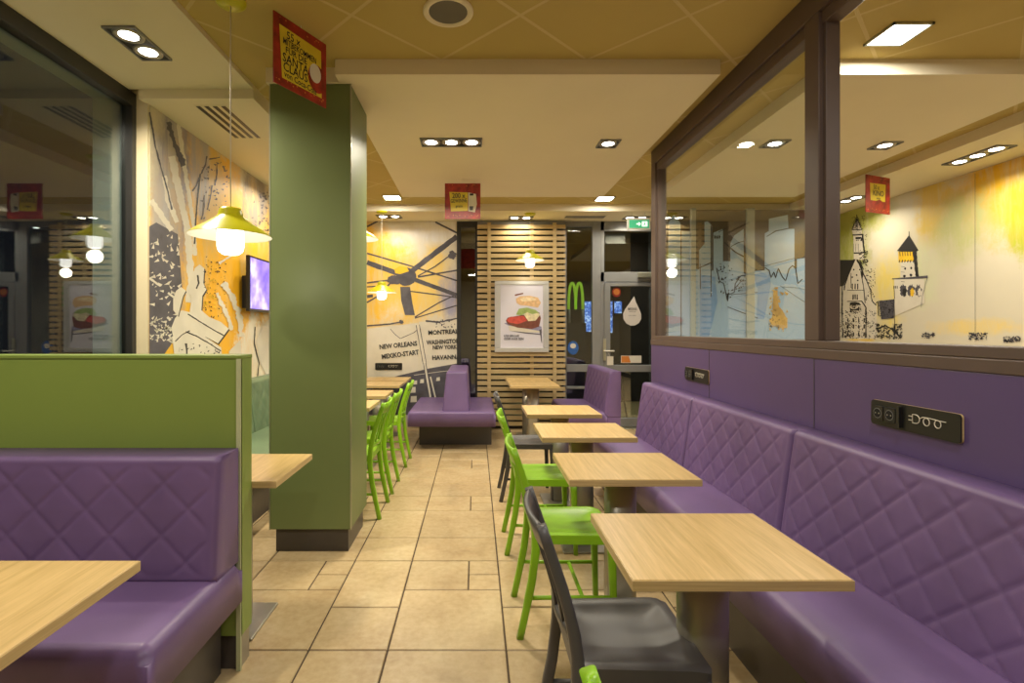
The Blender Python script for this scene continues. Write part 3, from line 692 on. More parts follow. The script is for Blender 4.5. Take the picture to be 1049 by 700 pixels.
# ------------------------------------------------------------------ tables
TH = .72
def make_table(label, group):
    t = thing('cafe_table', label, 'table', (0, 0, 0), group)
    p = MB(); p.box(-.278, .278, -.235, .235, TH-.0305, TH, 'oak'); top = obj('tabletop', p, t, .003)
    p = MB(); p.box(-.2795, .2795, -.2365, .2365, TH-.0285, TH-.0025, 'oak_edge'); obj('edge_band', p, top)
    p = MB(); N_ = 28
    prof = [(.072*math.copysign(abs(math.cos(2*PI*k/N_))**.8, math.cos(2*PI*k/N_)), .055*math.copysign(abs(math.sin(2*PI*k/N_))**.8, math.sin(2*PI*k/N_))) for k in range(N_)]
    p.loft([[Vector((x, y, z)) for x, y in prof] for z in (.012, TH-.031)], 'steel'); obj('column', p, t)
    p = MB(); p.box(-.14, .14, -.15, .15, 0, .012, 'steel'); obj('base_plate', p, t, .004)
    return t
tab = make_table('oak café table nearest the camera on the right, with dark chair tucked in', 'café tables along the right bench')
TX = .675
tab.location = (TX, 1.525, 0)
GR = 'café tables along the right bench'; GL = 'café tables along the left bench'
for x, y, l, g_ in ((TX, .67, 'oak table only a sliver of which shows at the bottom right edge', GR), (TX, 2.39, 'oak table second from the front in the right row, beside a lime chair', GR), (TX-.005, 3.23, 'oak table third from the front in the right row', GR),
                (TX-.01, 4.05, 'oak table fourth from the front in the right row, beside the far dark chair', GR), (.67, 5.98, 'nearer of the two oak tables butted together before the slatted screen', GR), (.67, 6.53, 'farther of the two oak tables, right against the slatted screen', GR),
                (-1.108, 2.368, 'oak table between the green divider and the olive pillar', GL), (-1.135, 4.37, 'oak table just behind the pillar, its corner beside the lime chairs', GL),
                (-1.135, 5.12, 'oak table in the left row between the front two lime chairs and the far pair', GL), (-1.135, 6.02, 'nearer of the two oak tables before the far mural in the left row', GL), (-1.135, 6.60, 'farthest oak table of the left row, below the small wall socket', GL),
                (-1.195, 1.165, 'oak table in the bottom left corner before the purple booth', GL)):
    dup(tab, (x, y, 0), 0, l, g_)

# ------------------------------------------------------------------ chairs
def make_chair(m, label, group):
    t = thing('cafe_chair', label, 'chair', (0, 0, 0), group)
    # seat: dished saddle
    p = MB(); NX, NY = 18, 18; x0, x1, hw = .0, .365, .19; top, bot = [], []
    def edge(u):  # outline half width along x
        return hw*(.93+.07*u)
    for i in range(NX+1):
        for j in range(NY+1):
            u, v = i/NX, j/NY*2-1
            x = x0+(x1-x0)*u; y = edge(u)*v
            cr = .03; # round corners
            dx = max(0, abs(u-.5)*2-.86)/.14; dy = max(0, abs(v)-.86)/.14
            if dx > 0 and dy > 0:
                k = max(dx, dy)/math.hypot(dx, dy) if math.hypot(dx, dy) > 1 else 1
                k = 1/max(1, math.hypot(dx, dy)); x = x0+(x1-x0)*(.5+math.copysign(.43+.07*dx*k, u-.5)); y = edge(u)*math.copysign(.86+.14*dy*k, v)
            e = max(abs(v), abs(u-.48)*1.9)
            dish = .022*max(0, 1-(max(0, e)/.86)**4)
            ridge = .006*math.exp(-(v/.12)**2)*max(0, (u-.35))*1.6
            fall = -.010*max(0, (u-.82)/.18)**2-.004*max(0, (abs(v)-.9)/.1)**2
            top.append((x, y, .455-dish+ridge+fall)); bot.append((x, y, .412))
    n = NY+1; vs = top+bot; off = len(top); fs = []
    for i in range(NX):
        for j in range(NY):
            a_ = i*n+j; fs.append((a_, a_+n, a_+n+1, a_+1)); fs.append((off+a_, off+a_+1, off+a_+n+1, off+a_+n))
    rim = [i*n for i in range(NX+1)]+[NX*n+j for j in range(1, n)]+[i*n+n-1 for i in range(NX-1, -1, -1)]+[j for j in range(n-2, 0, -1)]
    for k in range(len(rim)): a_, b_ = rim[k], rim[(k+1) % len(rim)]; fs.append((a_, off+a_, off+b_, b_))
    p.add(vs, fs, m, True); so = obj('seat', p, t)
    e_ = so.modifiers.new('edge', 'EDGE_SPLIT'); e_.split_angle = math.radians(50)
    side = Vector((0, 1, 0))
    def stile_x(z):
        pts = [(0, -.062), (.12, -.036), (.25, -.010), (.38, .006), (.46, .008), (.56, -.006), (.66, -.034), (.76, -.068), (.835, -.092)]
        for (za, xa), (zb, xb) in zip(pts, pts[1:]):
            if z <= zb: return xa+(xb-xa)*(z-za)/(zb-za)
        return pts[-1][1]
    ZT = .825
    for sg in (-1, 1):
        zs_ = [0, .06, .12, .18, .25, .32, .38, .43, .48, .54, .60, .66, .72, .78, ZT]
        path = [(stile_x(z), sg*(.172+.006*(z < .4)-.01*max(0, (z-.45)/.4)), z) for z in zs_]
        p = MB(); p.bar(path, [.030]*6+[.032]*9, [.030]*3+[.034]*3+[.036]*2+[.034]*2+[.031]*3+[.029, .027], m, side, .45); obj('leg', p, t)
        path = [(.340+.012*(1-z/.41), sg*(.170+.008*(1-z/.41)), z) for z in (0, .1, .2, .3, .38, .42)]
        p = MB(); p.bar(path, [.026, .028, .030, .032, .034, .036], [.026, .028, .030, .032, .036, .040], m, side, .45); obj('leg', p, t)
        p = MB(); p.tube([(stile_x(.175), sg*.176, .175), (.12, sg*.172, .175), (.345, sg*.174, .175)], .0095, m, 8); obj('stretcher', p, t)
    p = MB(); p.tube([(.215, -.175, .172), (.215, 0, .172), (.215, .175, .172)], .0095, m, 8); obj('stretcher', p, t)
    # curved top rail and lower rail
    def rail(z0_, z1_, name):
        p = MB(); rings = []
        for k in range(13):
            v = -1+k/6; y = .158*v; bow = -.022*(1-v*v)
            xa, xb = stile_x(z0_)+bow, stile_x(z1_)+bow
            d = .009; rings.append([Vector((xa-d, y, z0_)), Vector((xb-d, y, z1_-.004)), Vector((xb, y, z1_+.002)), Vector((xb+d, y, z1_-.004)), Vector((xa+d, y, z0_)), Vector((xa, y, z0_-.003))])
        p.loft(rings, m); obj(name, p, t)
    rail(.745, ZT-.002, 'top_rail'); rail(.505, .535, 'lower_rail')
    for y in (-.085, 0, .085):
        bow = -.022*(1-(y/.158)**2); path = [(stile_x(z)+bow, y, z) for z in (.53, .58, .64, .70, .75)]
        p = MB(); p.bar(path, .034, .011, m, side, .4); obj('back_slat', p, t)
    return t
RC, LC = 'chairs along the right row of tables', 'lime chairs along the left row of tables'
ch = make_chair('chair_green', 'lime green slatted chair at the second table, nearest full one on the aisle', RC); ch.location = (.257, 2.42, 0)
dup(ch, (.25, 3.25, 0), 0, 'lime green slatted chair behind another lime one, at the third right table')
dup(ch, (.262, .62, 0), 0, 'lime green chair of which only a back tip shows at the bottom edge')
dup(ch, (-.745, 3.83, 0), PI, 'lime green chair nearest the pillar in the left row', LC)
dup(ch, (-.745, 4.39, 0), PI, 'lime green chair second from the pillar in the left row', LC)
dup(ch, (-.742, 5.20, 0), PI, 'lime green chair farthest from the pillar in the left row, beside the island bench', LC)
cd_ = make_chair('chair_dark', 'dark grey slatted chair with dished seat in the foreground', RC); cd_.location = (.266, 1.535, 0)
dup(cd_, (.262, 4.20, 0), 0, 'dark grey slatted chair behind the lime ones, at the fourth right table')

# ------------------------------------------------------------------ pendant lamps
def make_pendant(label, zrim, ztop):
    t = thing('pendant_lamp', label, 'lamp', (0, 0, 0), 'yellow pendant lamps')
    p = MB(); outer = [(.030, .135), (.046, .132), (.053, .118), (.056, .100), (.060, .092), (.078, .078), (.11, .055), (.15, .030), (.181, .006), (.187, .0)]
    p.lathe([(.0, .136)]+outer, (0, 0, zrim), 'yellow', 40); sh = obj('lamp_shade', p, t)
    p = MB(); p.lathe([(.186, -.001), (.178, .003), (.15, .025), (.11, .049), (.078, .071), (.056, .084), (.0, .086)], (0, 0, zrim), 'white', 40); obj('inner_shade', p, sh)
    p = MB(); p.lathe([(0, .078), (.040, .07), (.055, .05), (.060, .0), (.060, -.050), (.054, -.074), (.036, -.088), (0, -.093)], (0, 0, zrim), 'bulb', 28); obj('bulb', p, t)
    p = MB(); p.tube([(0, 0, zrim+.134), (0, 0, ztop-.018)], .0028, 'cord', 6); obj('cord', p, t)
    p = MB(); p.lathe([(0, -.026), (.055, -.024), (.070, -.012), (.072, 0), (0, 0)], (0, 0, ztop), 'yellow', 28); obj('canopy', p, t)
    return t
L_ = (('yellow pendant lamp hanging nearest, left of the olive pillar', -1.175, 2.46, 1.80, ZU), ('yellow pendant lamp in front of the far mural, left', -1.18, 6.46, 1.82, ZS), ('yellow pendant lamp hanging high, mostly hidden behind the pillar', -1.075, 4.68, 2.18, ZU), ('yellow pendant lamp before the slatted screen above the poster', .70, 6.57, 2.24, ZS))
for l_, x, y, z, zt in L_:
    t = make_pendant(l_, z, zt); t.location = (x, y, 0); t['_org'] = [0, 0, 0]
    ld = bpy.data.lights.new('pendant_light', 'POINT'); ld.energy = 2; ld.color = WARM; ld.shadow_soft_size = .06
    lo = bpy.data.objects.new('pendant_light', ld); COL.objects.link(lo); lo.location = (x, y, z-.16)

# ------------------------------------------------------------------ ceiling lights
def area(x, y, z, sx, sy, e, col, spread=PI):
    ld = bpy.data.lights.new('ceiling_light', 'AREA'); ld.shape = 'RECTANGLE'; ld.size = sx; ld.size_y = sy; ld.energy = e; ld.color = col; ld.spread = spread
    lo = bpy.data.objects.new('ceiling_light', ld); COL.objects.link(lo); lo.location = (x, y, z)
def downlight(label, x, y, z, n, along='X', group='recessed spot fittings', power=1.0):
    w1, w0 = .162*n, .172
    dx, dy = (w1/2, w0/2) if along == 'X' else (w0/2, w1/2)
    t = thing('ceiling_spotlight', label, 'ceiling light', (x, y, z-.012), group)
    f = MB(); b = .008
    for (a0, a1, b0, b1) in ((-dx, dx, -dy, -dy+b), (-dx, dx, dy-b, dy), (-dx, -dx+b, -dy+b, dy-b), (dx-b, dx, -dy+b, dy-b)): f.box(x+a0, x+a1, y+b0, y+b1, z-.012, z+.0, 'greyframe')
    f.box(x-dx+.002, x+dx-.002, y-dy+.002, y+dy-.002, z-.003, z-.0005, 'black'); obj('housing', f, t)
    for i in range(n):
        o_ = (i-(n-1)/2)*.16; cx, cy = (x+o_, y) if along == 'X' else (x, y+o_)
        r = MB(); r.lathe([(.074, -.004), (.072, -.010), (.064, -.0105), (.046, -.0062)], (cx, cy, z), 'steel', 28); ro = obj('lamp_ring', r, t)
        r = MB(); r.lathe([(.047, -.0066), (.035, -.0074), (.0, -.0076)], (cx, cy, z), 'lamp', 24); obj('lamp_lens', r, ro)
        area(cx, cy, z-.02, .08, .08, SPOT_W*power/2, WARM, math.radians(150))
def panel(label, x, y, z, power=1.0):
    t = thing('ceiling_panel_light', label, 'ceiling light', (x, y, z-.012), 'square panel lights'); s_ = .105
    f = MB(); 
    for (a0, a1, b0, b1) in ((-s_, s_, -s_, -s_+.012), (-s_, s_, s_-.012, s_), (-s_, -s_+.012, -s_, s_), (s_-.012, s_, -s_, s_)): f.box(x+a0, x+a1, y+b0, y+b1, z-.012, z, 'alu')
    obj('frame', f, t); f = MB(); f.box(x-s_+.01, x+s_-.01, y-s_+.01, y+s_-.01, z-.006, z-.001, 'panel_led'); obj('diffuser', f, t)
    area(x, y, z-.02, .18, .18, PANEL_W*power, NEUT)
downlight('double spot fitting over the front left, beside the dark window frame', -1.82, 2.77, ZL, 2, 'Y')
downlight('triple spot fitting in the middle of the lowered ceiling', -.19, 4.06, ZS, 3)
downlight('single spot fitting in the lowered ceiling near the glazed partition', 1.06, 4.09, ZS, 1)
downlight('single spot fitting seen through the partition glass, left one in the right room', 2.39, 4.09, ZS, 1)
downlight('single spot fitting in the right room, beside the brown post', 3.30, 4.13, ZS, 1)
downlight('triple spot fitting above the castle mural', 4.28, 4.37, ZS, 3, 'Y', power=.3)
downlight('double spot fitting at the far end above the castle mural', 4.28, 5.84, ZS, 2, 'Y', power=.3)
downlight('double spot fitting above the far rotor mural', -1.13, 6.72, ZS, 2, power=.16)
downlight('double spot fitting above the slatted screen', .60, 6.80, ZS, 2, power=.16)
downlight('double spot fitting above the glass door', 2.13, 6.80, ZS, 2, power=.4)
downlight('double spot fitting over the left wall, hidden by the pillar', -1.8, 5.0, ZS, 2, 'Y', power=.5)
downlight('added unseen double spot fitting for fill, behind the camera near the front left', -1.82, .9, ZL, 2, 'Y', power=.8)  # out-of-view fitting added to fill the front of the room with light
downlight('double spot fitting above the front of the right mural', 4.28, 2.2, ZS, 2, 'Y', power=.4)
panel('square panel light left in the far ceiling strip', -.99, 6.10, ZU, .45)
panel('square panel light right in the far ceiling strip', 1.55, 6.15, ZU, .45)
panel('square panel light in the right room, near the brown post', 2.25, 2.73, ZU, .8)
panel('added unseen square fill panel behind the camera over the aisle', -.1, -.5, ZU)  # panel added behind the view as fill over the aisle
panel('added unseen square fill panel behind the camera over the right bench', .9, .9, ZU)  # another added fill panel, above the frame over the bench
panel('added unseen square fill panel at the front of the right room', 3.2, .6, ZU)  # added out of view to fill the right room with light
# loudspeaker, vents, grilles
t = thing('ceiling_speaker', 'round loudspeaker grille in the tiled ceiling', 'speaker', (-.135, 2.54, ZU-.012))
p = MB(); p.lathe([(.125, 0), (.125, -.008), (.118, -.012), (.098, -.010), (.094, -.004)], (-.135, 2.54, ZU), 'plaster', 40); obj('rim', p, t)
p = MB(); p.lathe([(.096, -.006), (.05, -.008), (0, -.008)], (-.135, 2.54, ZU), 'speaker', 32); obj('grille', p, t)
p = MB()
for k in range(4): p.box(-1.86+.056*k, -1.832+.056*k, 3.41, 3.97, ZS-.004, ZS+.0, 'black')
p.box(-1.868, -1.650, 3.40, 3.98, ZS-.002, ZS, 'plaster'); tag(obj('air_vent', p), 'slotted air vent in the left ceiling beside the pillar', 'vent')
p = MB(); p.box(1.16, 1.72, 6.66, 6.82, ZS-.006, ZS-.0003, 'plaster')
for k in range(9): p.box(1.18, 1.70, 6.672+.016*k, 6.680+.016*k, ZS-.008, ZS-.002, 'greyframe')
tag(obj('air_vent', p), 'grey louvred air vent in the far ceiling before the glass door', 'vent')

# ------------------------------------------------------------------ hanging signs
def sign(label, cx, cy, zt, ang, lines, size, kind, zc):
    t = thing('hanging_sign', label, 'sign', (cx, cy, zt-.35), 'red and yellow hanging signs')
    u = Vector((math.cos(ang), math.sin(ang), 0)); v = Vector((0, 0, 1)); n = Vector((math.sin(ang), -math.cos(ang), 0))  # n towards viewer
    c0 = Vector((cx, cy, zt-.175))
    def q(a, b, d=0): return c0+u*a+v*b+n*d
    p = MB(); h = .1745
    p.hexa([q(-h, -h, -.003), q(h, -h, -.003), q(h, -h, .003), q(-h, -h, .003)], [q(-h, h, -.003), q(h, h, -.003), q(h, h, .003), q(-h, h, .003)], 'red')
    rr = random.Random(5)
    for _ in range(24):
        x, y = rr.uniform(-.16, .16), rr.choice((-.15, -.14, .15, .16)); s_ = rr.uniform(.002, .006); p.poly([q(x-s_, y, .0042), q(x, y-s_, .0042), q(x+s_, y, .0042), q(x, y+s_, .0042)], 'gold')
    if kind == 'wide': p.poly([q(-.142, .125, .0045), q(.135, .118, .0045), q(.14, -.135, .0045), q(-.125, -.135, .0045)], 'sign_yellow')
    elif kind == 'glass': p.poly([q(-.13, .09, .0045), q(.05, .085, .0045), q(.05, -.095, .0045), q(-.115, -.10, .0045)], 'sign_yellow')
    else: p.poly([q(-.12, .10, .0045), q(.11, .105, .0045), q(.10, -.06, .0045), q(-.11, -.06, .0045)], 'sign_yellow')
    for s_, x, y, hs, rot, sx in lines:
        ur = u*math.cos(rot)+v*math.sin(rot); vr = v*math.cos(rot)-u*math.sin(rot)
        text(p, s_, q(x, y, .006), ur, vr, hs, 'ink', sx=sx, bold=.01)
    if kind == 'wide':   # plain round red and white badge
        for rx, m_, d in ((.062, 'red', .0055), ):
            p.poly([q(.105+math.cos(a_)*.062, -.045+math.sin(a_)*.075, d) for a_ in [2*PI*k/28 for k in range(28)]], m_)
        p.poly([q(.105+math.cos(a_)*.040-.012, -.020+math.sin(a_)*.050, .0062) for a_ in [2*PI*k/24 for k in range(24)]], 'whiteprint')
    if kind == 'glass':
        p.poly([q(.055, .085, .005), q(.13, .07, .005), q(.14, -.03, .005), q(.12, -.11, .005), q(.055, -.10, .005)], 'whiteprint'); p.poly([q(.07, .075, .0058), q(.105, .075, .0058), q(.105, .055, .0058), q(.07, .055, .0058)], 'ink'); p.poly([q(.065, -.05, .0058), q(.105, -.05, .0058), q(.1, -.09, .0058), q(.07, -.09, .0058)], 'greyink')
    if kind == 'small': p.poly([q(-.03, -.06, .0052), q(.02, -.045, .0052), q(.06, -.06, .0052), q(.03, -.11, .0052), (q(-.03, -.11, .0052))], 'red')
    bd = obj('sign_board', p, t)
    p = MB(); zc_ = zc
    for a_ in (-.0,): p.tube([q(a_, h, 0), Vector((cx+u.x*a_, cy+u.y*a_, zc_))], .0012, 'cord', 5)
    obj('string', p, t)
M['gold'] = mat('print_gold', 'd8843a', .4)
sign('red and yellow hanging sign nearest, in front of the pillar top, reading SANTA CLAUS', -.905, 2.66, 2.915, math.atan2(.31, .17), (('55 x', -.055, .090, .055, 0, .9), ('MITBEKOMMEN', -.01, .050, .044, -.03, .72), ('FÜR DIE', -.035, .014, .044, 0, .9), ('SANTA', -.04, -.030, .062, 0, .85), ('CLAUS', -.04, -.074, .062, 0, .85), ('von Coca-Cola', -.005, -.114, .044, -.04, .8)), 1, 'wide', ZU)
sign('red and yellow hanging sign in the middle of the room, with 200 x GEWINNE', -.125, 5.03, 2.787, 0, (('200 x', -.04, .052, .07, 0, .8), ('GEWINNE', -.038, .002, .052, .04, .68), ('gratis', -.035, -.05, .034, 0, .9)), 1, 'glass', ZS)
sign('red and yellow hanging sign in the right room, turned sideways, before the castle mural', 3.80, 4.84, 2.80, .37, (('50 x', -.03, .065, .06, 0, .8), ('KINO', -.0, .01, .075, 0, .85), ('extra', 0, -.035, .03, 0, .9)), 1, 'small', ZU)
# exit sign
t = thing('exit_sign', 'green lit emergency exit sign above the glass door', 'sign', (2.03, 6.5, 2.62))
M['exit'] = emis('exit_green', (.05, .36, .17), .6); M['exitw'] = emis('exit_white', (.9, 1, .9), .8)
ex = lambda px: (px-VX)/FPX*6.5
p = MB(); p.box(ex(642.5), ex(666.5), 6.50, 6.525, 2.625, 2.77, 'white'); obj('housing', p, t, .003)
p = MB(); yy = 6.498
p.poly([(ex(644.5), yy, 2.64), (ex(665), yy, 2.64), (ex(665), yy, 2.745), (ex(644.5), yy, 2.745)], 'exit')
def eq(pts, m='exitw'): p.poly([(ex(645)+x, yy-.002, 2.64+z) for x, z in pts], m)
eq([(.155, .02), (.225, .02), (.225, .085), (.155, .085)]); eq([(.085, .045), (.115, .045), (.115, .025), (.142, .0525), (.115, .08), (.115, .06), (.085, .06)])
def ey(pts): p.poly([(ex(645)+x, yy-.003, 2.64+z) for x, z in pts], 'exit')
ey([(.185, .07), (.195, .07), (.195, .08), (.185, .08)]); ey([(.178, .066), (.2, .066), (.196, .048), (.208, .028), (.2, .026), (.188, .044), (.175, .026), (.167, .03), (.182, .05)])
obj('sign_face', p, t)
p = MB(); p.tube([(ex(648), 6.512, 2.77), (ex(648), 6.512, ZS)], .003, 'alu', 6); p.tube([(ex(661), 6.512, 2.77), (ex(661), 6.512, ZS)], .003, 'alu', 6); obj('hanger', p, t)

# ------------------------------------------------------------------ slatted screen, poster
t = thing('slat_screen', 'tall pale timber slatted screen on the far wall', 'screen', (.62, 6.96, 0))
p = MB(); x0, x1 = (489-VX)/FPX*6.96, (579-VX)/FPX*6.96; z = .05
while z < 2.76: p.box(x0, x1, 6.935, 6.96, z, z+.054, 'slat'); z += .0785
obj('slats', p, t, .002)
for px in (501, 545, 568):
    cx = (px-VX)/FPX*6.95; p = MB(); p.box(cx-.024, cx+.024, 6.922 if px != 545 else 6.961, 6.9345 if px != 545 else 6.985, .0, 2.80, 'slat'); obj('batten', p, t, .002)
p = MB(); p.box(x0, x1, 6.962, 6.985, 2.77, 2.83, 'greyframe'); obj('head_rail', p, t)
t = thing('poster_frame', 'silver framed burger poster hung on the slatted screen', 'poster', (.64, 6.9, 1.02))
def X9(px): return (px-VX)/FPX*6.9
def Z9(py): return CAMH-(py-VY)/FPX*6.9
p = MB(); xa, xb, za, zb = X9(506.8), X9(562.2), Z9(361), Z9(288.2)
for (a0, a1, b0, b1) in ((xa, xb, za, za+.06), (xa, xb, zb-.05, zb), (xa, xa+.075, za+.06, zb-.05), (xb-.075, xb, za+.06, zb-.05)): p.box(a0, a1, 6.885, 6.918, b0, b1, 'silver')
obj('frame', p, t, .006)
p = MB(); p.box(xa+.06, xb-.06, 6.900, 6.916, za+.05, zb-.04, 'posterbase')
M['posterbase'] = paint_mat('poster_print', 'e4e2ee', [((X9(517), 6.9, Z9(300)), (.12, 9, .2), 'cdd6ee', .3), ((X9(545), 6.9, Z9(347)), (.3, 9, .06), 'd2dcef', .3)], .25, 1)
M['posterbase'].node_tree.nodes['Principled BSDF'].inputs['Emission Strength'].default_value = 0
def p3(pts): return [(500+x/8.23, 280+y/8.23) for x, y in pts]
class PA(Art):
    def p(s, px, py): return Vector((X9(px), 6.8985-.0004*s.k, Z9(py)))
a = PA(Y=6.9); a.mb = p
for n_, c_ in (('bun', 'e3bd8c'), ('bunlight', 'f0d8b0'), ('patty', '7c4a3c'), ('tomato', 'd0564a'), ('salad', '9fb56b'), ('cheese', 'e6dcb4'), ('board', '8f8fae')): M[n_] = mat('poster_'+n_, c_, .35, var=.2, scale=25)
a.poly(p3([(135, 425), (200, 400), (450, 450), (455, 505), (300, 470), (170, 440)]), 'board'); a.poly(p3([(170, 440), (300, 465), (452, 490), (452, 500), (300, 500), (180, 485)]), 'whiteprint')
a.poly(p3([(180, 485), (300, 497), (440, 512), (440, 520), (300, 506)]), 'greyink'); a.poly(p3([(430, 480), (450, 470), (455, 595), (446, 570), (440, 525)]), 'greyink')
a.poly(p3([(150, 400), (165, 375), (300, 350), (430, 330), (445, 380), (430, 450), (370, 470), (250, 460), (165, 430)]), 'patty'); a.poly(p3([(155, 395), (185, 368), (300, 360), (330, 400), (250, 430), (175, 415)]), 'tomato')
a.poly(p3([(300, 350), (340, 320), (420, 330), (440, 350), (400, 400), (340, 405)]), 'cheese'); a.poly(p3([(235, 350), (260, 300), (330, 290), (400, 310), (430, 335), (370, 345), (330, 330), (280, 355)]), 'salad')
a.poly(p3([(240, 250), (235, 215), (270, 195), (350, 190), (420, 205), (445, 250), (420, 290), (340, 275), (270, 270)]), 'bun'); a.poly(p3([(265, 215), (310, 200), (380, 205), (410, 225), (350, 235), (290, 240)]), 'bunlight')
a.poly(p3([(225, 180), (295, 165), (297, 175), (228, 192)]), 'patty')
text(p, 'KÄSE SEIN LAIB', (X9(516), 6.885, Z9(344.3)), (1, 0, 0), (0, 0, 1), .042, 'ink', 'LEFT', .72, .02); text(p, 'ODER KÄSE SEIN', (X9(516), 6.885, Z9(347.4)), (1, 0, 0), (0, 0, 1), .042, 'ink', 'LEFT', .85, .02)
obj('poster_print', p, t)

# ------------------------------------------------------------------ socket plates
def socket(label, org, S, N):
    """S = reading direction, N = out of the wall"""
    org, S, N = Vector(org), Vector(S), Vector(N); Z = Vector((0, 0, 1))
    t = thing('socket_plate', label, 'socket', tuple(org), 'black double socket plates'); L, H = .37, .094
    def q(a, b, d): return org+S*a+Z*b+N*d
    def rbox(mb, a0, a1, b0, b1, d0, d1, m, r=.006):
        pts = []
        for (cx, cy, s0) in ((a1-r, b1-r, 0), (a0+r, b1-r, 1), (a0+r, b0+r, 2), (a1-r, b0+r, 3)):
            for k in range(5): an = PI/2*(s0+k/4); pts.append((cx+math.cos(an)*r, cy+math.sin(an)*r))
        mb.loft([[q(x, y, d) for x, y in pts] for d in (d0, d1)], m, True, False)
    p = MB(); rbox(p, -L/2, L/2, 0, H, .0005, .012, 'black', .012); rbox(p, -L/2-.0005, L/2+.0005, -.0005, H+.0005, .001, .007, 'oak_edge', .012); pl_ = obj('plate', p, t)
    for k in (0, 1):
        p = MB(); a0 = -L/2+.018+k*.056; rbox(p, a0, a0+.052, .02, .074, .012, .022, 'black', .004)
        c_ = q(a0+.026, .047, .0215); ring = []
        p.disc(c_+N*.0008, .019, 'greyframe', 20, N); p.disc(c_+N*.0012, .017, 'void', 20, N)
        for g_ in (-.008, .008): p.disc(c_+N*.0016+S*g_, .003, 'steel', 8, N)
        obj('socket', p, t)
    p = MB(); rbox(p, -L/2+.132, -L/2+.146, .008, .086, .012, .024, 'black', .003); obj('divider', p, t)
    p = MB(); M_ = 'whiteprint'
    def line(pts, wd=.0032): p.tube([q(x, y, .0128) for x, y in pts], wd/2, M_, 5)
    x0 = .0; line([(x0-.01, .058), (x0+.006, .058)]); line([(x0-.01, .044), (x0+.006, .044)])
    line([(x0+.006, .036), (x0+.006, .066), (x0+.02, .066)]+[(x0+.02+math.sin(PI*k/8)*.015, .051+math.cos(PI*k/8)*.015) for k in range(9)]+[(x0+.006, .036)])
    line([(x0+.034, .055), (x0+.048, .062), (x0+.066, .063), (x0+.09, .062), (x0+.115, .060), (x0+.135, .060)])
    for cx in (x0+.062, x0+.105): line([(cx+math.cos(2*PI*k/14)*.012, .048+math.sin(2*PI*k/14)*.013) for k in range(15)])
    obj('plug_symbol', p, pl_)
M['void'] = mat('socket_hollow', '050505', .8)
socket('black double socket with plug symbol on the purple wall, nearest the camera', (XP, 1.82, .985), (0, -1, 0), (-1, 0, 0))
socket('black double socket with plug symbol on the purple wall, farther one', (XP, 3.60, .985), (0, -1, 0), (-1, 0, 0))
socket('black double socket with plug symbol on the far mural', (-1.19, YB-.012, .80), (1, 0, 0), (0, -1, 0))

# ------------------------------------------------------------------ television
t = thing('wall_television', 'slim wall television with a violet screen on the left mural', 'television', (XL+.05, 5.1, 1.53))
p = MB(); p.box(XL+.07, XL+.105, 4.64, 5.56, 1.52, 2.03, 'black'); obj('casing', p, t, .005)
M['tv'] = NT('tv_picture').m
_t = NT('tv_picture2'); _v = _t.coord(); _c = _t.ramp(_t.noise(_v, 4, 3), [(.3, '5238c8'), (.55, '8f7df0'), (.75, 'd9dcff')]); _t.l(_c, _t.b.inputs['Base Color']); _t.l(_c, _t.b.inputs['Emission Color']); _t.b.inputs['Emission Strength'].default_value = .85; M['tv'] = _t.m
p = MB(); p.box(XL+.104, XL+.1065, 4.66, 5.54, 1.545, 2.01, 'tv'); obj('screen', p, t)
p = MB(); p.box(XL+.001, XL+.07, 4.72, 4.95, 1.55, 1.85, 'black'); obj('wall_bracket', p, t)

# ------------------------------------------------------------------ door stickers and things outside the glass
t_ = MB(); cx = FX(647.5); pts = []
def D(px, py, d=0): return (FX(px), YB-.003-d, FZ(py))
drop = [(649.5, 303.5), (651.5, 310), (654.5, 316), (656.8, 322), (656.8, 327), (654.5, 331), (650.5, 333.5), (646, 333.8), (641.5, 331.5), (638.6, 327), (638.2, 321.5), (640.5, 316.5), (645, 310.5)]
M['sticker'] = mat('sticker_white', 'cfc8c0', .6)
t_.poly([D(*q) for q in drop], 'sticker'); text(t_, 'BECOOL', D(647.8, 316.8, .001), (1, 0, 0), (0, 0, 1), .042, 'ink', sx=.75, bold=.03); text(t_, 'WITH US', D(647.8, 319.4, .001), (1, 0, 0), (0, 0, 1), .026, 'ink', sx=.9); text(t_, 'open daily', D(647.5, 323.3, .001), (1, 0, 0), (0, 0, 1), .026, 'greyink')
tag(obj('door_sticker', t_), 'white drop-shaped sticker with small print on the door glass', 'sticker')
t_ = MB(); t_.poly([D(631.5+4.6*math.cos(2*PI*k/24), 299.5+5*math.sin(2*PI*k/24)) for k in range(24)], 'red'); t_.poly([D(631.5+3.3*math.cos(2*PI*k/24), 299.2+3.2*math.sin(2*PI*k/24), .001) for k in range(24)], 'gold'); tag(obj('door_sticker', t_), 'round red and gold sticker at the top of the door glass', 'sticker')
M['blue'] = mat('sticker_blue', '2f5fa8', .4, var=.3, scale=30)
t_ = MB(); t_.poly([D(587+5.6*math.cos(2*PI*k/20), 356.5+7*math.sin(2*PI*k/20)) for k in range(20)], 'blue'); t_.poly([D(587+3*math.cos(2*PI*k/20), 354.5+2.6*math.sin(2*PI*k/20), .001) for k in range(20)], 'whiteprint'); tag(obj('door_sticker', t_), 'round blue and white sticker on the narrow glass left of the door', 'sticker')
t_ = MB(); t_.box(FX(636), FX(657), YB-.004, YB-.002, FZ(372), FZ(364.5), 'whiteprint'); t_.poly([D(636.5, 371.5, .002), D(646, 371.5, .002), D(644, 365, .002), D(636.5, 365, .002)], 'gold'); tag(obj('door_sticker', t_), 'wide orange and white sticker low on the door glass', 'sticker')
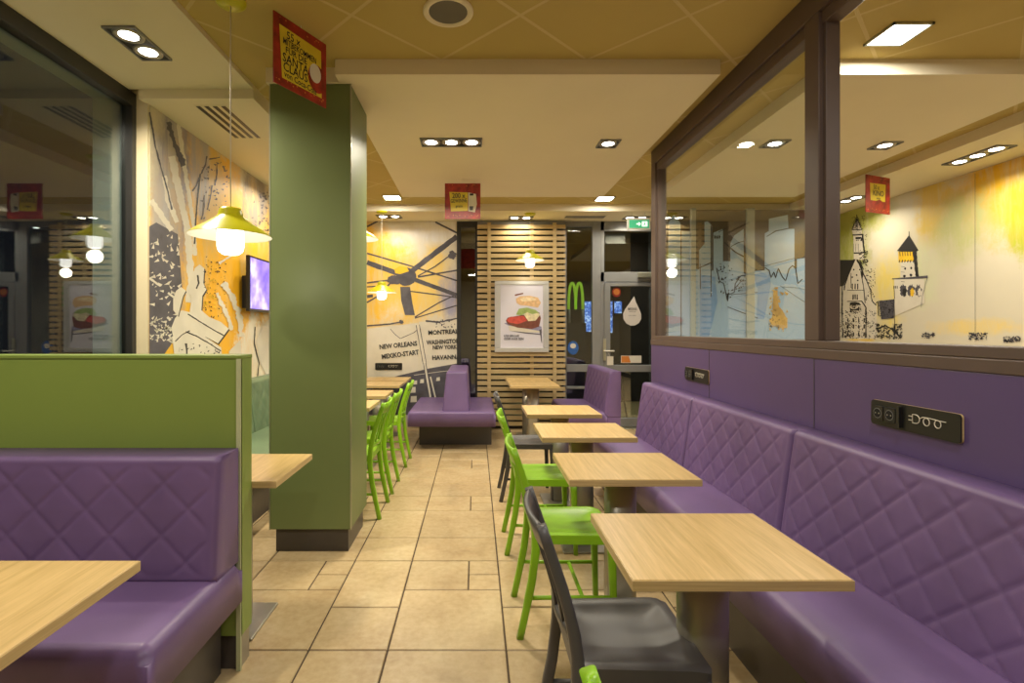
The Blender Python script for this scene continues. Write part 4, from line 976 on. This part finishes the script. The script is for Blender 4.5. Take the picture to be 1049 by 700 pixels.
t_ = MB(); t_.box(FX(621), FX(627.5), YB-.044, YB-.042, FZ(374), FZ(365), 'whiteprint'); t_.tube([(FX(624), YB-.043, FZ(365)), (FX(621), YB-.06, FZ(359.5))], .002, 'cord', 5); tag(obj('door_tag', t_), 'small white card tag hanging under the door handle', 'tag')
M['arch'] = emis('green_neon', (.30, .50, .03), .55)
t = thing('arches_sign', 'green glowing letter M arches seen outside through the far glass', 'sign', (1.4, 7.6, 1.55))
p = MB(); s8 = 7.6/FPX
def A8(px, py): return (((px-VX)*s8), 7.6, CAMH-(py-VY)*s8)
for (xa_, xb_) in ((582.5, 589.7), (589.7, 597)):
    mid = (xa_+xb_)/2; path = [A8(mid-math.cos(a_)*(xb_-xa_)/2, 317-27*math.sin(a_)**.75) for a_ in [PI*k/16 for k in range(17)]]; p.bar(path, .05, .035, 'arch', Vector((0, 1, 0)))
obj('letter', p, t)
p = MB(); p.tube([A8(583, 317), A8(583, 332)], .02, 'greyframe'); p.tube([A8(597, 317), A8(597, 332)], .02, 'greyframe'); p.box(A8(580, 0)[0], A8(600, 0)[0], 7.57, 7.63, 0, A8(0, 331)[2], 'darkframe'); obj('stand', p, t)
_t = NT('menu_screen'); _v = _t.coord((1, 1, 1)); _c = _t.ramp(_t.noise(_v, 22, 3, .7), [(.35, '1d3f9a'), (.5, '4f86e6'), (.62, 'cfe2ff')]); _t.l(_c, _t.b.inputs['Emission Color']); _t.b.inputs['Emission Strength'].default_value = .9; _t.l(_c, _t.b.inputs['Base Color']); M['menu'] = _t.m
for (x0_, x1_, y0_, y1_, l_) in ((599, 607.5, 309, 340, 'blue lit menu screen outside, left of the door frame'), (618.5, 627.5, 309, 341, 'blue lit menu screen outside, behind the left of the door glass'), (629.5, 637, 309, 321, 'small blue lit screen outside, beside the drop sticker')):
    p = MB(); s9 = 9.69/FPX; p.box((x0_-VX)*s9, (x1_-VX)*s9, 9.69, 9.70, CAMH-(y1_-VY)*s9, CAMH-(y0_-VY)*s9, 'menu'); p.box((x0_-VX)*s9-.01, (x1_-VX)*s9+.01, 9.701, YB+2.699, CAMH-(y1_-VY)*s9-.01, CAMH-(y0_-VY)*s9+.01, 'black')
    tag(obj('menu_screen', p, bevel=.002), l_, 'screen', 'lit screens outside')
# vestibule stool
t = thing('bar_stool', 'dark bar stool seen through the lower door glass', 'stool', (2.12, 8.0, 0))
p = MB(); p.lathe([(0, .70), (.17, .70), (.18, .72), (.17, .74), (0, .745)], (2.12, 8.0, 0), 'black', 24); obj('seat', p, t)
for sx_, sy_ in ((-1, -1), (1, -1), (1, 1), (-1, 1)):
    p = MB(); p.tube([(2.12+.10*sx_, 8.0+.10*sy_, .70), (2.12+.19*sx_, 8.0+.19*sy_, 0)], .014, 'black', 8); obj('leg', p, t)
p = MB(); p.tube([(2.12+.155*math.cos(PI/4+k*PI/2)*1.414, 8.0+.155*math.sin(PI/4+k*PI/2)*1.414, .25) for k in range(5)], .008, 'black', 6); obj('foot_ring', p, t)

# vestibule ceiling with its own lamp
o_ = MB(); o_.box(-3, 6, YB+.12, YB+2.7, 3.0, 3.08, 'night'); struct('ceiling_vestibule', o_)
downlight('double spot fitting in the vestibule outside the glass door', 2.6, YB+1.2, 3.0, 2, power=.5)
